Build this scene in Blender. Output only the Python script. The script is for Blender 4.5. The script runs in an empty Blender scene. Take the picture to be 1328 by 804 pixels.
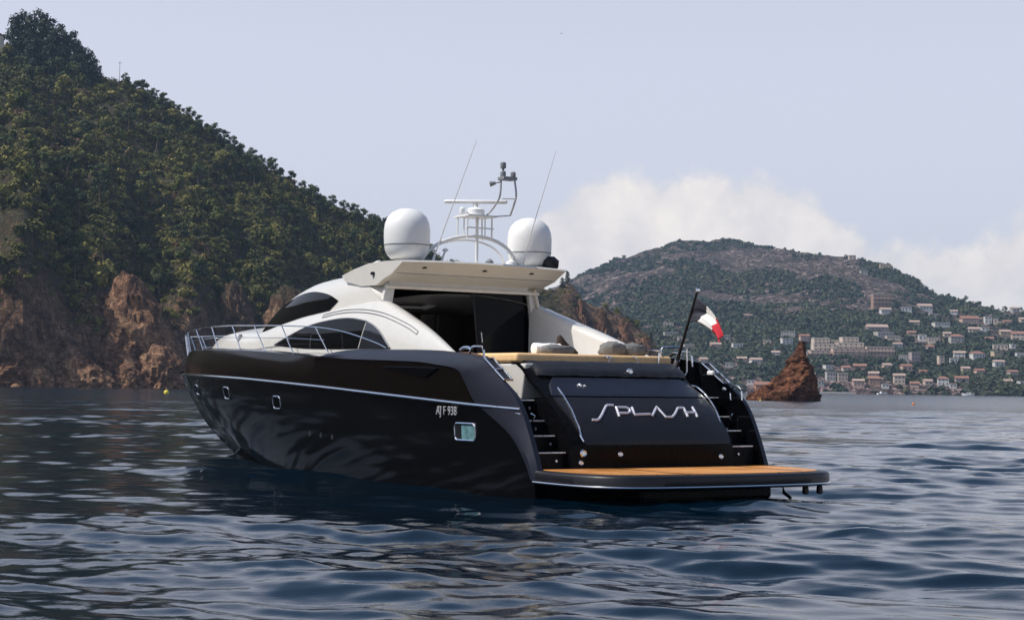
import bpy, math, random
import numpy as np
from mathutils import Vector, Matrix, noise as mnoise
R = math.radians
rng = random.Random(7)
nr = np.random.RandomState(11)
scene = bpy.context.scene
col = scene.collection

# ------------------------------------------------------------------ camera
CAM_H, FPX, PW, PH = 1.7, 2200.0, 1328, 804
PITCH, ROLL = math.atan(100 / FPX), R(0.75)
c_f = Vector((0, math.cos(PITCH), math.sin(PITCH)))
_u0 = Vector((0, -math.sin(PITCH), math.cos(PITCH)))
_r0 = Vector((1, 0, 0))
c_r = _r0 * math.cos(ROLL) + _u0 * math.sin(ROLL)
c_u = -_r0 * math.sin(ROLL) + _u0 * math.cos(ROLL)
cam_d = bpy.data.cameras.new('camera')
cam = bpy.data.objects.new('camera', cam_d)
col.objects.link(cam)
cam_d.lens = 36.0 * FPX / PW
cam_d.sensor_width = 36.0
cam_d.clip_start, cam_d.clip_end = 0.5, 20000
cam.matrix_world = Matrix(((c_r.x, c_u.x, -c_f.x, 0), (c_r.y, c_u.y, -c_f.y, 0),
                           (c_r.z, c_u.z, -c_f.z, CAM_H), (0, 0, 0, 1)))
scene.camera = cam

# ------------------------------------------------------------------ light
SUN_EL = R(52)
SUN_DIR = Vector((-0.98 * math.cos(SUN_EL), -0.20 * math.cos(SUN_EL), math.sin(SUN_EL))).normalized()
sun_d = bpy.data.lights.new('sun', 'SUN')
sun_d.energy = 4.3
sun_d.angle = R(0.55)
sun_d.color = (1.0, 0.95, 0.87)
sun = bpy.data.objects.new('sun', sun_d)
col.objects.link(sun)
sun.location = (-60, 0, 80)
sun.rotation_euler = SUN_DIR.to_track_quat('Z', 'Y').to_euler()

world = bpy.data.worlds.new('World')
scene.world = world
world.use_nodes = True
wt = world.node_tree
wt.nodes.clear()


class NT:
    """small helper to wire nodes"""
    def __init__(s, tree):
        s.t = tree

    def n(s, typ, _in=None, **kw):
        nd = s.t.nodes.new(typ)
        for k, v in kw.items():
            setattr(nd, k, v)
        for k, v in (_in or {}).items():
            s.put(nd, k, v)
        return nd

    def put(s, nd, k, v):
        sock = nd.inputs[k]
        if hasattr(v, 'is_output'):
            s.t.links.new(v, sock)
        else:
            sock.default_value = v

    def math(s, op, a, b=None, c=None, clamp=False):
        nd = s.t.nodes.new('ShaderNodeMath')
        nd.operation = op
        nd.use_clamp = clamp
        for i, v in enumerate((a, b, c)):
            if v is not None:
                s.put(nd, i, v)
        return nd.outputs[0]

    def mix(s, f, a, b, blend='MIX'):
        nd = s.t.nodes.new('ShaderNodeMix')
        nd.data_type = 'RGBA'
        nd.blend_type = blend
        s.put(nd, 0, f)
        s.put(nd, 6, a)
        s.put(nd, 7, b)
        return nd.outputs[2]

    def noise(s, vec, scale, detail=4, rough=0.55, dist=0.0):
        nd = s.n('ShaderNodeTexNoise', {'Scale': scale, 'Detail': detail, 'Roughness': rough, 'Distortion': dist})
        if vec is not None:
            s.put(nd, 'Vector', vec)
        return nd.outputs[0]

    def ramp(s, f, stops, interp='LINEAR'):
        nd = s.t.nodes.new('ShaderNodeValToRGB')
        cr = nd.color_ramp
        cr.interpolation = interp
        while len(cr.elements) < len(stops):
            cr.elements.new(0.5)
        for e, (p, c) in zip(cr.elements, stops):
            e.position = p
            e.color = c if len(c) == 4 else (*c, 1)
        s.put(nd, 0, f)
        return nd.outputs[0]

    def mapr(s, v, a, b, c=0.0, d=1.0, smooth=False):
        nd = s.n('ShaderNodeMapRange', {'Value': v, 'From Min': a, 'From Max': b, 'To Min': c, 'To Max': d})
        if smooth:
            nd.interpolation_type = 'SMOOTHSTEP'
        return nd.outputs[0]


w = NT(wt)
sky = w.n('ShaderNodeTexSky', sky_type='NISHITA', sun_disc=False)
sky.sun_elevation = SUN_EL
sky.sun_rotation = math.atan2(SUN_DIR.x, SUN_DIR.y)
sky.altitude = 0
sky.air_density = 1.0
sky.dust_density = 1.6
sky.ozone_density = 1.6
SKY_STRENGTH = 0.128
HAZE_D = 1.0e-4
tc = w.n('ShaderNodeTexCoord')
sep = w.n('ShaderNodeSeparateXYZ', {0: tc.outputs['Generated']})
el = w.math('MULTIPLY', w.math('ARCSINE', sep.outputs[2]), 57.2958)                    # degrees
az = w.math('MULTIPLY', w.math('ARCTAN2', sep.outputs[0], sep.outputs[1]), 57.2958)
# a milky veil of thin high haze, thicker towards the horizon
veil = w.mapr(el, 10.0, 27.0, 0.74, 0.0, True)
veil_c = w.mix(veil, sky.outputs[0], (6.3, 6.3, 7.2, 1))
# cumulus bank behind the far hill: the height of its top follows the azimuth
top = w.ramp(w.mapr(az, -20, 20), [(0.0, (.30,) * 3), (0.44, (.26,) * 3), (0.50, (.42,) * 3), (0.525, (.62,) * 3),
                                   (0.56, (.735,) * 3), (0.68, (.745,) * 3), (0.735, (.69,) * 3), (0.77, (.60,) * 3),
                                   (0.80, (.51,) * 3), (0.875, (.495,) * 3), (0.91, (.56,) * 3), (0.95, (.67,) * 3), (1.0, (.60,) * 3)])
nz = w.noise(tc.outputs['Generated'], 42.0, 7, 0.58)
nz2 = w.noise(tc.outputs['Generated'], 16.0, 5, 0.55)
topd = w.math('ADD', w.math('MULTIPLY', top, 10.0), w.math('MULTIPLY', w.math('SUBTRACT', nz, 0.5), 2.6))
edge = w.math('SUBTRACT', topd, el)
cov = w.mapr(edge, -0.12, 0.75, 0, 1, True)
cov = w.math('MULTIPLY', cov, w.mapr(nz2, 0.25, 0.6, 0.7, 1.0))
cloud_c = w.mix(w.mapr(w.math('ADD', w.math('MULTIPLY', nz, .5), w.math('MULTIPLY', nz2, .5)), 0.38, 0.62), (6.4, 6.1, 6.1, 1), (8.1, 7.55, 7.1, 1))
skyc = w.mix(cov, veil_c, cloud_c)
bg = w.n('ShaderNodeBackground', {'Color': skyc, 'Strength': SKY_STRENGTH})
wo = w.n('ShaderNodeOutputWorld', {0: bg.outputs[0]})

vs = scene.view_settings
scene.display_settings.display_device = 'sRGB'
vs.view_transform = 'Standard'
vs.look = 'None'
vs.exposure = 0.0
vs.gamma = 1.0
vs.use_curve_mapping = False
scene.cycles.max_bounces = 8
scene.cycles.volume_bounces = 0
scene.cycles.use_denoising = True
scene.cycles.caustics_reflective = False
scene.cycles.caustics_refractive = False


# ------------------------------------------------------------------ helpers
def pix_ray(u, v):
    return c_f + c_r * ((u - PW / 2) / FPX) - c_u * ((v - PH / 2) / FPX)


def at(u, v, D):
    """world point at ground distance D (along +Y) in the direction of a pixel of the photograph"""
    d = pix_ray(u, v)
    return Vector((0, 0, CAM_H)) + d * (D / d.y)


def on_water(u, D):
    p = at(u, 500, D)
    return Vector((p.x, p.y, 0.0))


def tag(o, label=None, cat=None, group=None, kind=None):
    if label:
        o['label'] = label
    if cat:
        o['category'] = cat
    if group:
        o['group'] = group
    if kind:
        o['kind'] = kind
    return o


def empty(name, loc=(0, 0, 0), rz=0.0, parent=None):
    o = bpy.data.objects.new(name, None)
    o.empty_display_size = 0.2
    col.objects.link(o)
    o.location = loc
    o.rotation_euler = (0, 0, rz)
    if parent is not None:
        o.parent = parent
    return o


def mesh_obj(name, verts, faces, mats, parent=None, smooth=35, fm=None):
    me = bpy.data.meshes.new(name)
    me.from_pydata([tuple(v) for v in verts], [], [tuple(f) for f in faces])
    for m in (mats if isinstance(mats, (list, tuple)) else [mats]):
        me.materials.append(m)
    if fm is not None:
        me.polygons.foreach_set('material_index', fm)
    me.validate()
    fix_normals(me)
    if smooth:
        me.polygons.foreach_set('use_smooth', [True] * len(me.polygons))
        me.set_sharp_from_angle(angle=R(smooth))
    me.update()
    o = bpy.data.objects.new(name, me)
    col.objects.link(o)
    if parent is not None:
        o.parent = parent
    return o


def fix_normals(me):
    import bmesh
    b = bmesh.new()
    b.from_mesh(me)
    bmesh.ops.recalc_face_normals(b, faces=b.faces)
    b.to_mesh(me)
    b.free()


def fast_mesh(name, V, Q, mat, parent=None, smooth=False, colattr=None, link=True):
    """numpy vertices (n,3) and quads (m,4) to an object"""
    me = bpy.data.meshes.new(name)
    n, m = len(V), len(Q)
    me.vertices.add(n)
    me.vertices.foreach_set('co', np.asarray(V, np.float32).ravel())
    me.loops.add(m * 4)
    me.loops.foreach_set('vertex_index', np.asarray(Q, np.int32).ravel())
    me.polygons.add(m)
    me.polygons.foreach_set('loop_start', np.arange(0, m * 4, 4, dtype=np.int32))
    me.polygons.foreach_set('loop_total', np.full(m, 4, np.int32))
    if smooth:
        me.polygons.foreach_set('use_smooth', np.ones(m, bool))
    me.update(calc_edges=True)
    me.materials.append(mat)
    if colattr is not None:
        a = me.attributes.new('tint', 'FLOAT', 'POINT')
        a.data.foreach_set('value', np.asarray(colattr, np.float32))
    if not link:
        return me
    o = bpy.data.objects.new(name, me)
    col.objects.link(o)
    if parent is not None:
        o.parent = parent
    return o


class MB:
    """collects shapes, then links them as ONE mesh object"""
    def __init__(s):
        s.v, s.f = [], []

    def add(s, vs, fs):
        o = len(s.v)
        s.v += [tuple(v) for v in vs]
        s.f += [tuple(i + o for i in f) for f in fs]
        return s

    def grid(s, rows, close=False, cap0=False, cap1=False):
        n = len(rows[0])
        vs = [p for r in rows for p in r]
        fs = []
        for i in range(len(rows) - 1):
            for j in range(n if close else n - 1):
                k = (j + 1) % n
                fs.append((i * n + j, i * n + k, (i + 1) * n + k, (i + 1) * n + j))
        if cap0:
            fs.append(tuple(range(n)))
        if cap1:
            fs.append(tuple(range((len(rows) - 1) * n, len(rows) * n)))
        return s.add(vs, fs)

    def box(s, a, b):
        (x0, y0, z0), (x1, y1, z1) = a, b
        vs = [(x, y, z) for x in (x0, x1) for y in (y0, y1) for z in (z0, z1)]
        return s.add(vs, [(0, 1, 3, 2), (4, 6, 7, 5), (0, 4, 5, 1), (2, 3, 7, 6), (0, 2, 6, 4), (1, 5, 7, 3)])

    def tube(s, path, r, n=8, caps=True, closed=False):
        P = [Vector(p) for p in path]
        rs = r if isinstance(r, (list, tuple)) else [r] * len(P)
        rows = []
        up = Vector((0, 0, 1))
        m = len(P)
        for i, p in enumerate(P):
            if closed:
                d = P[(i + 1) % m] - P[i - 1]
            else:
                d = P[min(i + 1, m - 1)] - P[max(i - 1, 0)]
            d = d.normalized()
            a = up if abs(d.z) < 0.93 else Vector((1, 0, 0))
            e1 = d.cross(a).normalized()
            e2 = d.cross(e1)
            rows.append([p + (e1 * math.cos(t) + e2 * math.sin(t)) * rs[i] for t in [2 * math.pi * k / n for k in range(n)]])
        if closed:
            rows.append(rows[0])
            return s.grid(rows, close=True)
        return s.grid(rows, close=True, cap0=caps, cap1=caps)

    def lathe(s, prof, c=(0, 0, 0), n=24):
        rows = [[(c[0] + r * math.cos(2 * math.pi * k / n), c[1] + r * math.sin(2 * math.pi * k / n), c[2] + z) for k in range(n)] for r, z in prof]
        return s.grid(rows, close=True, cap0=True, cap1=True)

    def prism(s, poly, f0, f1):
        """poly of 2-D points, f0/f1 map a point to the two 3-D faces"""
        n = len(poly)
        vs = [f0(p) for p in poly] + [f1(p) for p in poly]
        fs = [tuple(range(n)), tuple(range(n, 2 * n))] + [(i, (i + 1) % n, n + (i + 1) % n, n + i) for i in range(n)]
        return s.add(vs, fs)

    def build(s, name, mat, parent=None, smooth=35, bevel=0.0, seg=2):
        o = mesh_obj(name, s.v, s.f, mat, parent, smooth)
        if bevel:
            b = o.modifiers.new('bevel', 'BEVEL')
            b.width = bevel
            b.segments = seg
            b.limit_method = 'ANGLE'
            b.angle_limit = R(30)
            b.harden_normals = False
        return o


def crv(pts, n):
    """Catmull-Rom through the points (any dimension), n samples"""
    P = np.array(pts, float)
    m = len(P)
    out = []
    for t in np.linspace(0, m - 1, n):
        i = min(int(t), m - 2)
        f = t - i
        p0, p1, p2, p3 = P[max(i - 1, 0)], P[i], P[i + 1], P[min(i + 2, m - 1)]
        out.append(0.5 * ((2 * p1) + (p2 - p0) * f + (2 * p0 - 5 * p1 + 4 * p2 - p3) * f * f + (3 * p1 - p0 - 3 * p2 + p3) * f ** 3))
    return [tuple(float(c) for c in q) for q in out]


def ip(x, pts):
    xs, ys = zip(*pts)
    return float(np.interp(x, xs, ys))


def sm(x, pts):
    """smooth monotone interpolation of (x, y) points"""
    xs, ys = zip(*pts)
    if x <= xs[0]:
        return ys[0]
    if x >= xs[-1]:
        return ys[-1]
    i = int(np.searchsorted(xs, x)) - 1
    d = [(ys[k + 1] - ys[k]) / (xs[k + 1] - xs[k]) for k in range(len(xs) - 1)]

    def m(k):
        if k == 0:
            return d[0]
        if k == len(xs) - 1:
            return d[-1]
        return 0 if d[k - 1] * d[k] <= 0 else 2 * d[k - 1] * d[k] / (d[k - 1] + d[k])
    h = xs[i + 1] - xs[i]
    t = (x - xs[i]) / h
    return ((1 + 2 * t) * (1 - t) ** 2 * ys[i] + t * (1 - t) ** 2 * h * m(i) + t * t * (3 - 2 * t) * ys[i + 1] + t * t * (t - 1) * h * m(i + 1))


# ------------------------------------------------------------------ materials
def pmat(name, c, rough=0.5, metal=0.0, var=0.12, scale=6.0, coat=0.0, bump=0.0, bscale=40.0, spec=0.5, rvar=0.08):
    m = bpy.data.materials.new(name)
    m.use_nodes = True
    t = NT(m.node_tree)
    b = m.node_tree.nodes['Principled BSDF']
    tcn = t.n('ShaderNodeTexCoord')
    nzv = t.noise(tcn.outputs['Object'], scale, 5)
    dark = tuple(x * (1 - var) for x in c) + (1,)
    lite = tuple(min(1, x * (1 + var)) for x in c) + (1,)
    t.put(b, 'Base Color', t.mix(t.mapr(nzv, 0.3, 0.7), dark, lite))
    t.put(b, 'Roughness', t.mapr(t.noise(tcn.outputs['Object'], scale * 2.7, 4), 0.3, 0.7, max(0.02, rough - rvar), rough + rvar))
    b.inputs['Metallic'].default_value = metal
    b.inputs['Coat Weight'].default_value = coat
    b.inputs['Coat Roughness'].default_value = 0.04
    b.inputs['Specular IOR Level'].default_value = spec
    if bump:
        bn = t.n('ShaderNodeBump', {'Strength': bump, 'Height': t.noise(tcn.outputs['Object'], bscale, 3)})
        bn.inputs['Distance'].default_value = 0.02
        t.put(b, 'Normal', bn.outputs[0])
    return m


M = {}
M['black'] = pmat('black_gloss', (.0018, .0018, .0025), .10, var=.2, rvar=.03, spec=.3)
M['brownblack'] = pmat('black_brown_gloss', (.005, .0034, .0028), .13, var=.2, rvar=.03, spec=.22)
M['transomblack'] = pmat('transom_black', (.0035, .0035, .0045), .3, var=.2, spec=.08)
M['charcoal'] = pmat('charcoal_metallic', (.0135, .0155, .027), .36, metal=.25, var=.1, rvar=.04)
M['satinblack'] = pmat('satin_black', (.008, .0078, .011), .42, var=.2, spec=.4)
M['white'] = pmat('white_gelcoat', (.62, .605, .57), .22, var=.03, rvar=.05, coat=.3)
M['cream'] = pmat('cream_gelcoat', (.72, .66, .55), .4, var=.04)
M['glass'] = pmat('black_glass', (.002, .002, .003), .05, var=.1, rvar=.015, spec=.12)
M['tint'] = pmat('smoked_glass', (.012, .014, .02), .06, var=.2, rvar=.02, spec=.6)
M['aqua'] = pmat('aqua_glass', (.12, .24, .26), .1, var=.35, scale=9, rvar=.03)
M['chrome'] = pmat('polished_steel', (.72, .73, .75), .14, metal=1.0, var=.04, rvar=.05)
M['whitepaint'] = pmat('white_paint', (.78, .78, .77), .38, var=.04)
M['grey'] = pmat('grey_paint', (.22, .23, .25), .45, var=.1)
M['tan'] = pmat('tan_canvas', (.80, .52, .26), .75, var=.1, scale=14, bump=.4, bscale=60)
M['vinyl'] = pmat('black_vinyl', (.012, .012, .015), .45, var=.2, bump=.5, bscale=14)
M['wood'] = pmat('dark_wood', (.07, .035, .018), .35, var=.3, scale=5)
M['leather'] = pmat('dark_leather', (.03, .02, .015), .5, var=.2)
M['greycloth'] = pmat('grey_cloth', (.15, .15, .15), .9, var=.25, scale=20, bump=.6)
M['browncloth'] = pmat('brown_cloth', (.05, .03, .022), .9, var=.3, scale=20, bump=.6)
M['yellow'] = pmat('yellow_plastic', (.72, .60, .04), .45, var=.1)
M['orange'] = pmat('orange_plastic', (.65, .18, .03), .45, var=.1)
M['gull'] = pmat('gull_feathers', (.35, .36, .38), .8, var=.2)
M['flagblue'] = pmat('navy_flag_cloth', (.022, .024, .038), .85, var=.2)
M['flagwhite'] = pmat('white_flag_cloth', (.74, .73, .70), .85, var=.05)
M['flagred'] = pmat('red_flag_cloth', (.50, .02, .035), .85, var=.1)


def teak_mat():
    m = bpy.data.materials.new('teak_planking')
    m.use_nodes = True
    t = NT(m.node_tree)
    b = m.node_tree.nodes['Principled BSDF']
    tcn = t.n('ShaderNodeTexCoord')
    sp = t.n('ShaderNodeSeparateXYZ', {0: tcn.outputs['Object']})
    seam = t.math('LESS_THAN', t.math('FRACT', t.math('MULTIPLY', sp.outputs[0], 16.0)), 0.09)
    mp = t.n('ShaderNodeMapping', {'Vector': tcn.outputs['Object'], 'Scale': (14, 1.2, 14)})
    g = t.noise(mp.outputs[0], 3.0, 6)
    wet = t.mapr(t.noise(tcn.outputs['Object'], 0.9, 3), 0.4, 0.6)
    c1 = t.mix(t.mapr(g, .3, .7), (.50, .20, .045, 1), (.74, .36, .11, 1))
    c1 = t.mix(wet, c1, t.mix(.45, c1, (.36, .12, .02, 1)))
    t.put(b, 'Base Color', t.mix(seam, c1, (.02, .015, .012, 1)))
    t.put(b, 'Roughness', t.mapr(wet, 0, 1, .62, .3))
    return m


M['teak'] = teak_mat()


def foliage_mat(name, c0, c1, c2, use_obj=True, c3=None):
    """leaf colour varies from plant to plant and a little from leaf to leaf"""
    m = bpy.data.materials.new(name)
    m.use_nodes = True
    t = NT(m.node_tree)
    b = m.node_tree.nodes['Principled BSDF']
    if use_obj:
        oi = t.n('ShaderNodeObjectInfo')
        f = oi.outputs['Random']
    else:
        at_ = t.n('ShaderNodeAttribute', attribute_name='tint')
        f = at_.outputs['Fac']
    base = t.ramp(f, [(0.0, c0), (0.5, c1), (0.88, c2), (0.96, c2), (1.0, c3 or c2)])
    g = t.n('ShaderNodeNewGeometry')
    leaf = t.mapr(g.outputs['Random Per Island'], 0, 1, .78, 1.22)
    hs = t.n('ShaderNodeHueSaturation', {'Color': base, 'Value': leaf})
    t.put(b, 'Base Color', hs.outputs[0])
    b.inputs['Roughness'].default_value = .75
    b.inputs['Specular IOR Level'].default_value = .25
    return m


M['palegrey'] = pmat('pale_grey_paint', (.42, .43, .45), .4, var=.06)
M['nosing'] = pmat('bright_trim', (.78, .78, .78), .3, metal=.35, var=.03)
M['bouncecream'] = pmat('bounce_tinted_cream', (.86, .80, .68), .5, var=.03)  # white gelcoat with the warm bounce off the decks put into its colour
M['pine'] = foliage_mat('pine_needles', (.03, .05, .015), (.052, .074, .02), (.08, .098, .03))
M['oak'] = foliage_mat('evergreen_leaves', (.046, .062, .012), (.10, .112, .021), (.19, .178, .042))
M['conifer'] = foliage_mat('dark_conifer', (.018, .03, .018), (.024, .04, .022), (.034, .05, .024))
M['maquis'] = foliage_mat('maquis_leaves', (.048, .054, .011), (.118, .112, .022), (.205, .185, .048), False, (.17, .105, .055))
M['farwood'] = foliage_mat('far_wood', (.028, .044, .026), (.044, .06, .033), (.08, .088, .042), False)
M['bark'] = pmat('bark', (.13, .095, .07), .9, var=.3, scale=3, bump=.6, bscale=8)


def rock_mat(name, cols, veg=None, vegamt=0.0, sc=1.0, zveg=(8, 40), bump=1.0, xveg=1.0):
    """reddish porphyry with strata and cracks; soil and scrub take over higher up and on flatter ground"""
    m = bpy.data.materials.new(name)
    m.use_nodes = True
    t = NT(m.node_tree)
    b = m.node_tree.nodes['Principled BSDF']
    g = t.n('ShaderNodeNewGeometry')
    pos = g.outputs['Position']
    n1 = t.noise(pos, .055 * sc, 8, .6, .4)
    mp = t.n('ShaderNodeMapping', {'Vector': pos, 'Scale': (1, 1, 2.2), 'Rotation': (0.35, 0.3, 0)})
    n2 = t.noise(mp.outputs[0], .35 * sc, 8, .65, .6)
    mj = t.n('ShaderNodeMapping', {'Vector': pos, 'Scale': (1, 1, .38), 'Rotation': (0.12, -0.2, .4)})
    j1 = t.noise(mj.outputs[0], .30 * sc, 7, .62, 1.1)
    crack = t.mapr(t.math('ABSOLUTE', t.math('SUBTRACT', j1, .5)), 0.0, .055)
    s1 = t.noise(mp.outputs[0], .16 * sc, 6, .6, 1.4)
    crack = t.math('MULTIPLY', crack, t.mapr(t.math('ABSOLUTE', t.math('SUBTRACT', s1, .5)), 0.0, .03, .5, 1))
    rc = t.ramp(t.math('ADD', t.math('MULTIPLY', n1, .5), t.math('MULTIPLY', n2, .5)),
                [(0.34, cols[0]), (0.47, cols[1]), (0.56, cols[2]), (0.68, cols[3])])
    rc = t.mix(t.mapr(crack, 0, 1, .45, 0), rc, tuple(x * .35 for x in cols[0]) + (1,))
    c = rc
    if veg:
        sz = t.n('ShaderNodeSeparateXYZ', {0: pos})
        nz_ = t.n('ShaderNodeSeparateXYZ', {0: g.outputs['True Normal']})
        flat = t.mapr(nz_.outputs[2], .35, .8)
        hi = t.mapr(sz.outputs[2], zveg[0], zveg[1])
        f = t.math('MULTIPLY', t.math('MULTIPLY', hi, t.math('ADD', t.math('MULTIPLY', flat, .5), .5)), vegamt)
        sx_ = t.mapr(sz.outputs[0], 8, 30, 1.0, xveg)
        f = t.math('MULTIPLY', f, sx_)
        f = t.mapr(t.math('ADD', f, t.math('MULTIPLY', t.math('SUBTRACT', n2, .5), 1.2)), .3, .6)
        c = t.mix(f, rc, t.mix(n1, veg[0] + (1,), veg[1] + (1,)))
    t.put(b, 'Base Color', c)
    b.inputs['Roughness'].default_value = .9
    b.inputs['Specular IOR Level'].default_value = .2
    hgt = t.math('ADD', t.math('MULTIPLY', n2, 1.0), t.math('MULTIPLY', crack, .35))
    bn = t.n('ShaderNodeBump', {'Strength': bump, 'Height': hgt})
    bn.inputs['Distance'].default_value = 1.6 / sc
    t.put(b, 'Normal', bn.outputs[0])
    return m


RK = [(.04, .026, .02), (.19, .108, .068), (.38, .225, .138), (.56, .40, .26)]
M['rock'] = rock_mat('porphyry_rock', RK, ((.045, .04, .02), (.10, .085, .045)), 1.0, xveg=.35)
M['stack'] = rock_mat('red_rock', [(.03, .015, .011), (.12, .048, .027), (.25, .10, .05), (.44, .21, .11)], None, 0, 2.2, bump=1.0)
M['boulder'] = rock_mat('brown_rock', [(.05, .028, .02), (.25, .13, .078), (.47, .27, .155), (.64, .45, .29)], None, 0, 1.6)
M['headrock'] = rock_mat('red_brown_rock', [(.05, .028, .02), (.20, .095, .058), (.38, .20, .125), (.55, .36, .24)], ((.05, .05, .018), (.10, .095, .03)), .55, 1.2, (5, 25))
M['farground'] = rock_mat('far_ground', [(.15, .11, .105), (.36, .255, .235), (.58, .42, .385), (.72, .56, .52)],
                          ((.03, .045, .022), (.05, .062, .03)), .42, .35, (2, 30), 1.6)

# ================================================================== SEA
def build_sea():
    fine = np.radians(np.arange(-24, 24.01, 0.036))
    rest = np.radians(np.arange(24 + 2, 360 - 24 - 1, 3.0))
    ang = np.concatenate([fine, rest])                       # measured from +Y, clockwise
    r1 = np.exp(np.arange(math.log(6.5), math.log(160), 0.0048))
    r2 = np.exp(np.arange(math.log(160) + 0.02, math.log(4300), 0.03))
    rad = np.concatenate([[0.15, 1.5, 3.5], r1, r2])
    Rr, A = np.meshgrid(rad, ang, indexing='ij')
    X, Y = Rr * np.sin(A), Rr * np.cos(A)
    dr = np.gradient(rad)[:, None] * np.ones_like(A)
    dA = np.concatenate([np.full(len(fine), R(0.036)), np.full(len(rest), R(3.0))])[None, :]
    sp = np.maximum(dr, Rr * dA)
    Z, DX, DY = np.zeros_like(X), np.zeros_like(X), np.zeros_like(X)
    g = np.random.RandomState(5)
    wind = R(205)                                            # the chop runs towards the camera, slightly across
    # slow gusts: patches of rougher and smoother water
    gust = np.zeros_like(X)
    for k in range(10):
        th, lam = g.uniform(0, 6.28), g.uniform(9, 40)
        gust += np.sin(2 * math.pi / lam * (X * math.cos(th) + Y * math.sin(th)) + g.uniform(0, 6.28))
    gust = np.clip(1 + 0.16 * gust, .45, 1.7)
    for k in range(100):
        lam = 0.24 * (6.5 / 0.24) ** ((k + g.uniform(0, 1)) / 100)
        th = wind + g.normal(0, .62 if lam < 2.4 else .33)
        kk = 2 * math.pi / lam
        slope = 0.0128 * (1.0 if lam < .45 else 1.3 if lam < 1.2 else .85 if lam < 2.5 else .95)
        a = slope / kk
        fade = np.clip((lam / sp - 1.8) / 1.4, 0, 1)
        ph = kk * (X * math.sin(th) + Y * math.cos(th)) + g.uniform(0, 6.28)
        amp = a * fade * gust
        Z += amp * np.sin(ph)
        DX += amp * .75 * math.sin(th) * np.cos(ph)
        DY += amp * .75 * math.cos(th) * np.cos(ph)
    V = np.stack([X + DX, Y + DY, Z], -1).reshape(-1, 3)
    nrw, nc = X.shape
    i, j = np.meshgrid(np.arange(nrw - 1), np.arange(nc), indexing='ij')
    jn = (j + 1) % nc
    Q = np.stack([i * nc + j, (i + 1) * nc + j, (i + 1) * nc + jn, i * nc + jn], -1).reshape(-1, 4)
    m = bpy.data.materials.new('sea_water')
    m.use_nodes = True
    t = NT(m.node_tree)
    b = m.node_tree.nodes['Principled BSDF']
    g_ = t.n('ShaderNodeNewGeometry')
    pos = g_.outputs['Position']
    deep = t.noise(pos, .02, 3)
    t.put(b, 'Base Color', t.mix(deep, (.0006, .0065, .0145, 1), (.0010, .009, .019, 1)))
    b.inputs['Roughness'].default_value = .04
    b.inputs['IOR'].default_value = 1.333
    mp1 = t.n('ShaderNodeMapping', {'Vector': pos, 'Scale': (1.0, 1.7, 1), 'Rotation': (0, 0, .35)})
    fine1 = t.noise(mp1.outputs[0], 3.2, 4, .6, .3)
    big = t.noise(mp1.outputs[0], .55, 4, .6, .3)
    dist = t.n('ShaderNodeVectorMath', {0: pos}, operation='LENGTH').outputs['Value']
    far = t.mapr(dist, 40, 160, 0, 1)
    t.put(b, 'Roughness', t.mapr(dist, 40, 260, .03, .16))
    fine2 = t.noise(mp1.outputs[0], 12.0, 3, .55, .2)
    fine1 = t.math('ADD', t.math('MULTIPLY', fine1, 1.0), t.math('MULTIPLY', fine2, .22))
    h = t.math('ADD', t.math('MULTIPLY', fine1, .0042), t.math('MULTIPLY', t.math('MULTIPLY', big, .12), far))
    bn = t.n('ShaderNodeBump', {'Strength': .9, 'Height': h})
    bn.inputs['Distance'].default_value = 1.0
    t.put(b, 'Normal', bn.outputs[0])
    o = fast_mesh('sea', V, Q, m, smooth=True)
    tag(o, 'dark blue sea with short choppy waves', 'sea', kind='structure')
    return o


build_sea()


# ================================================================== TERRAIN
def fbm(p, sc, oct_=5, H=0.9):
    return mnoise.fractal(Vector(p) * sc, H, 2.1, oct_)


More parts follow.
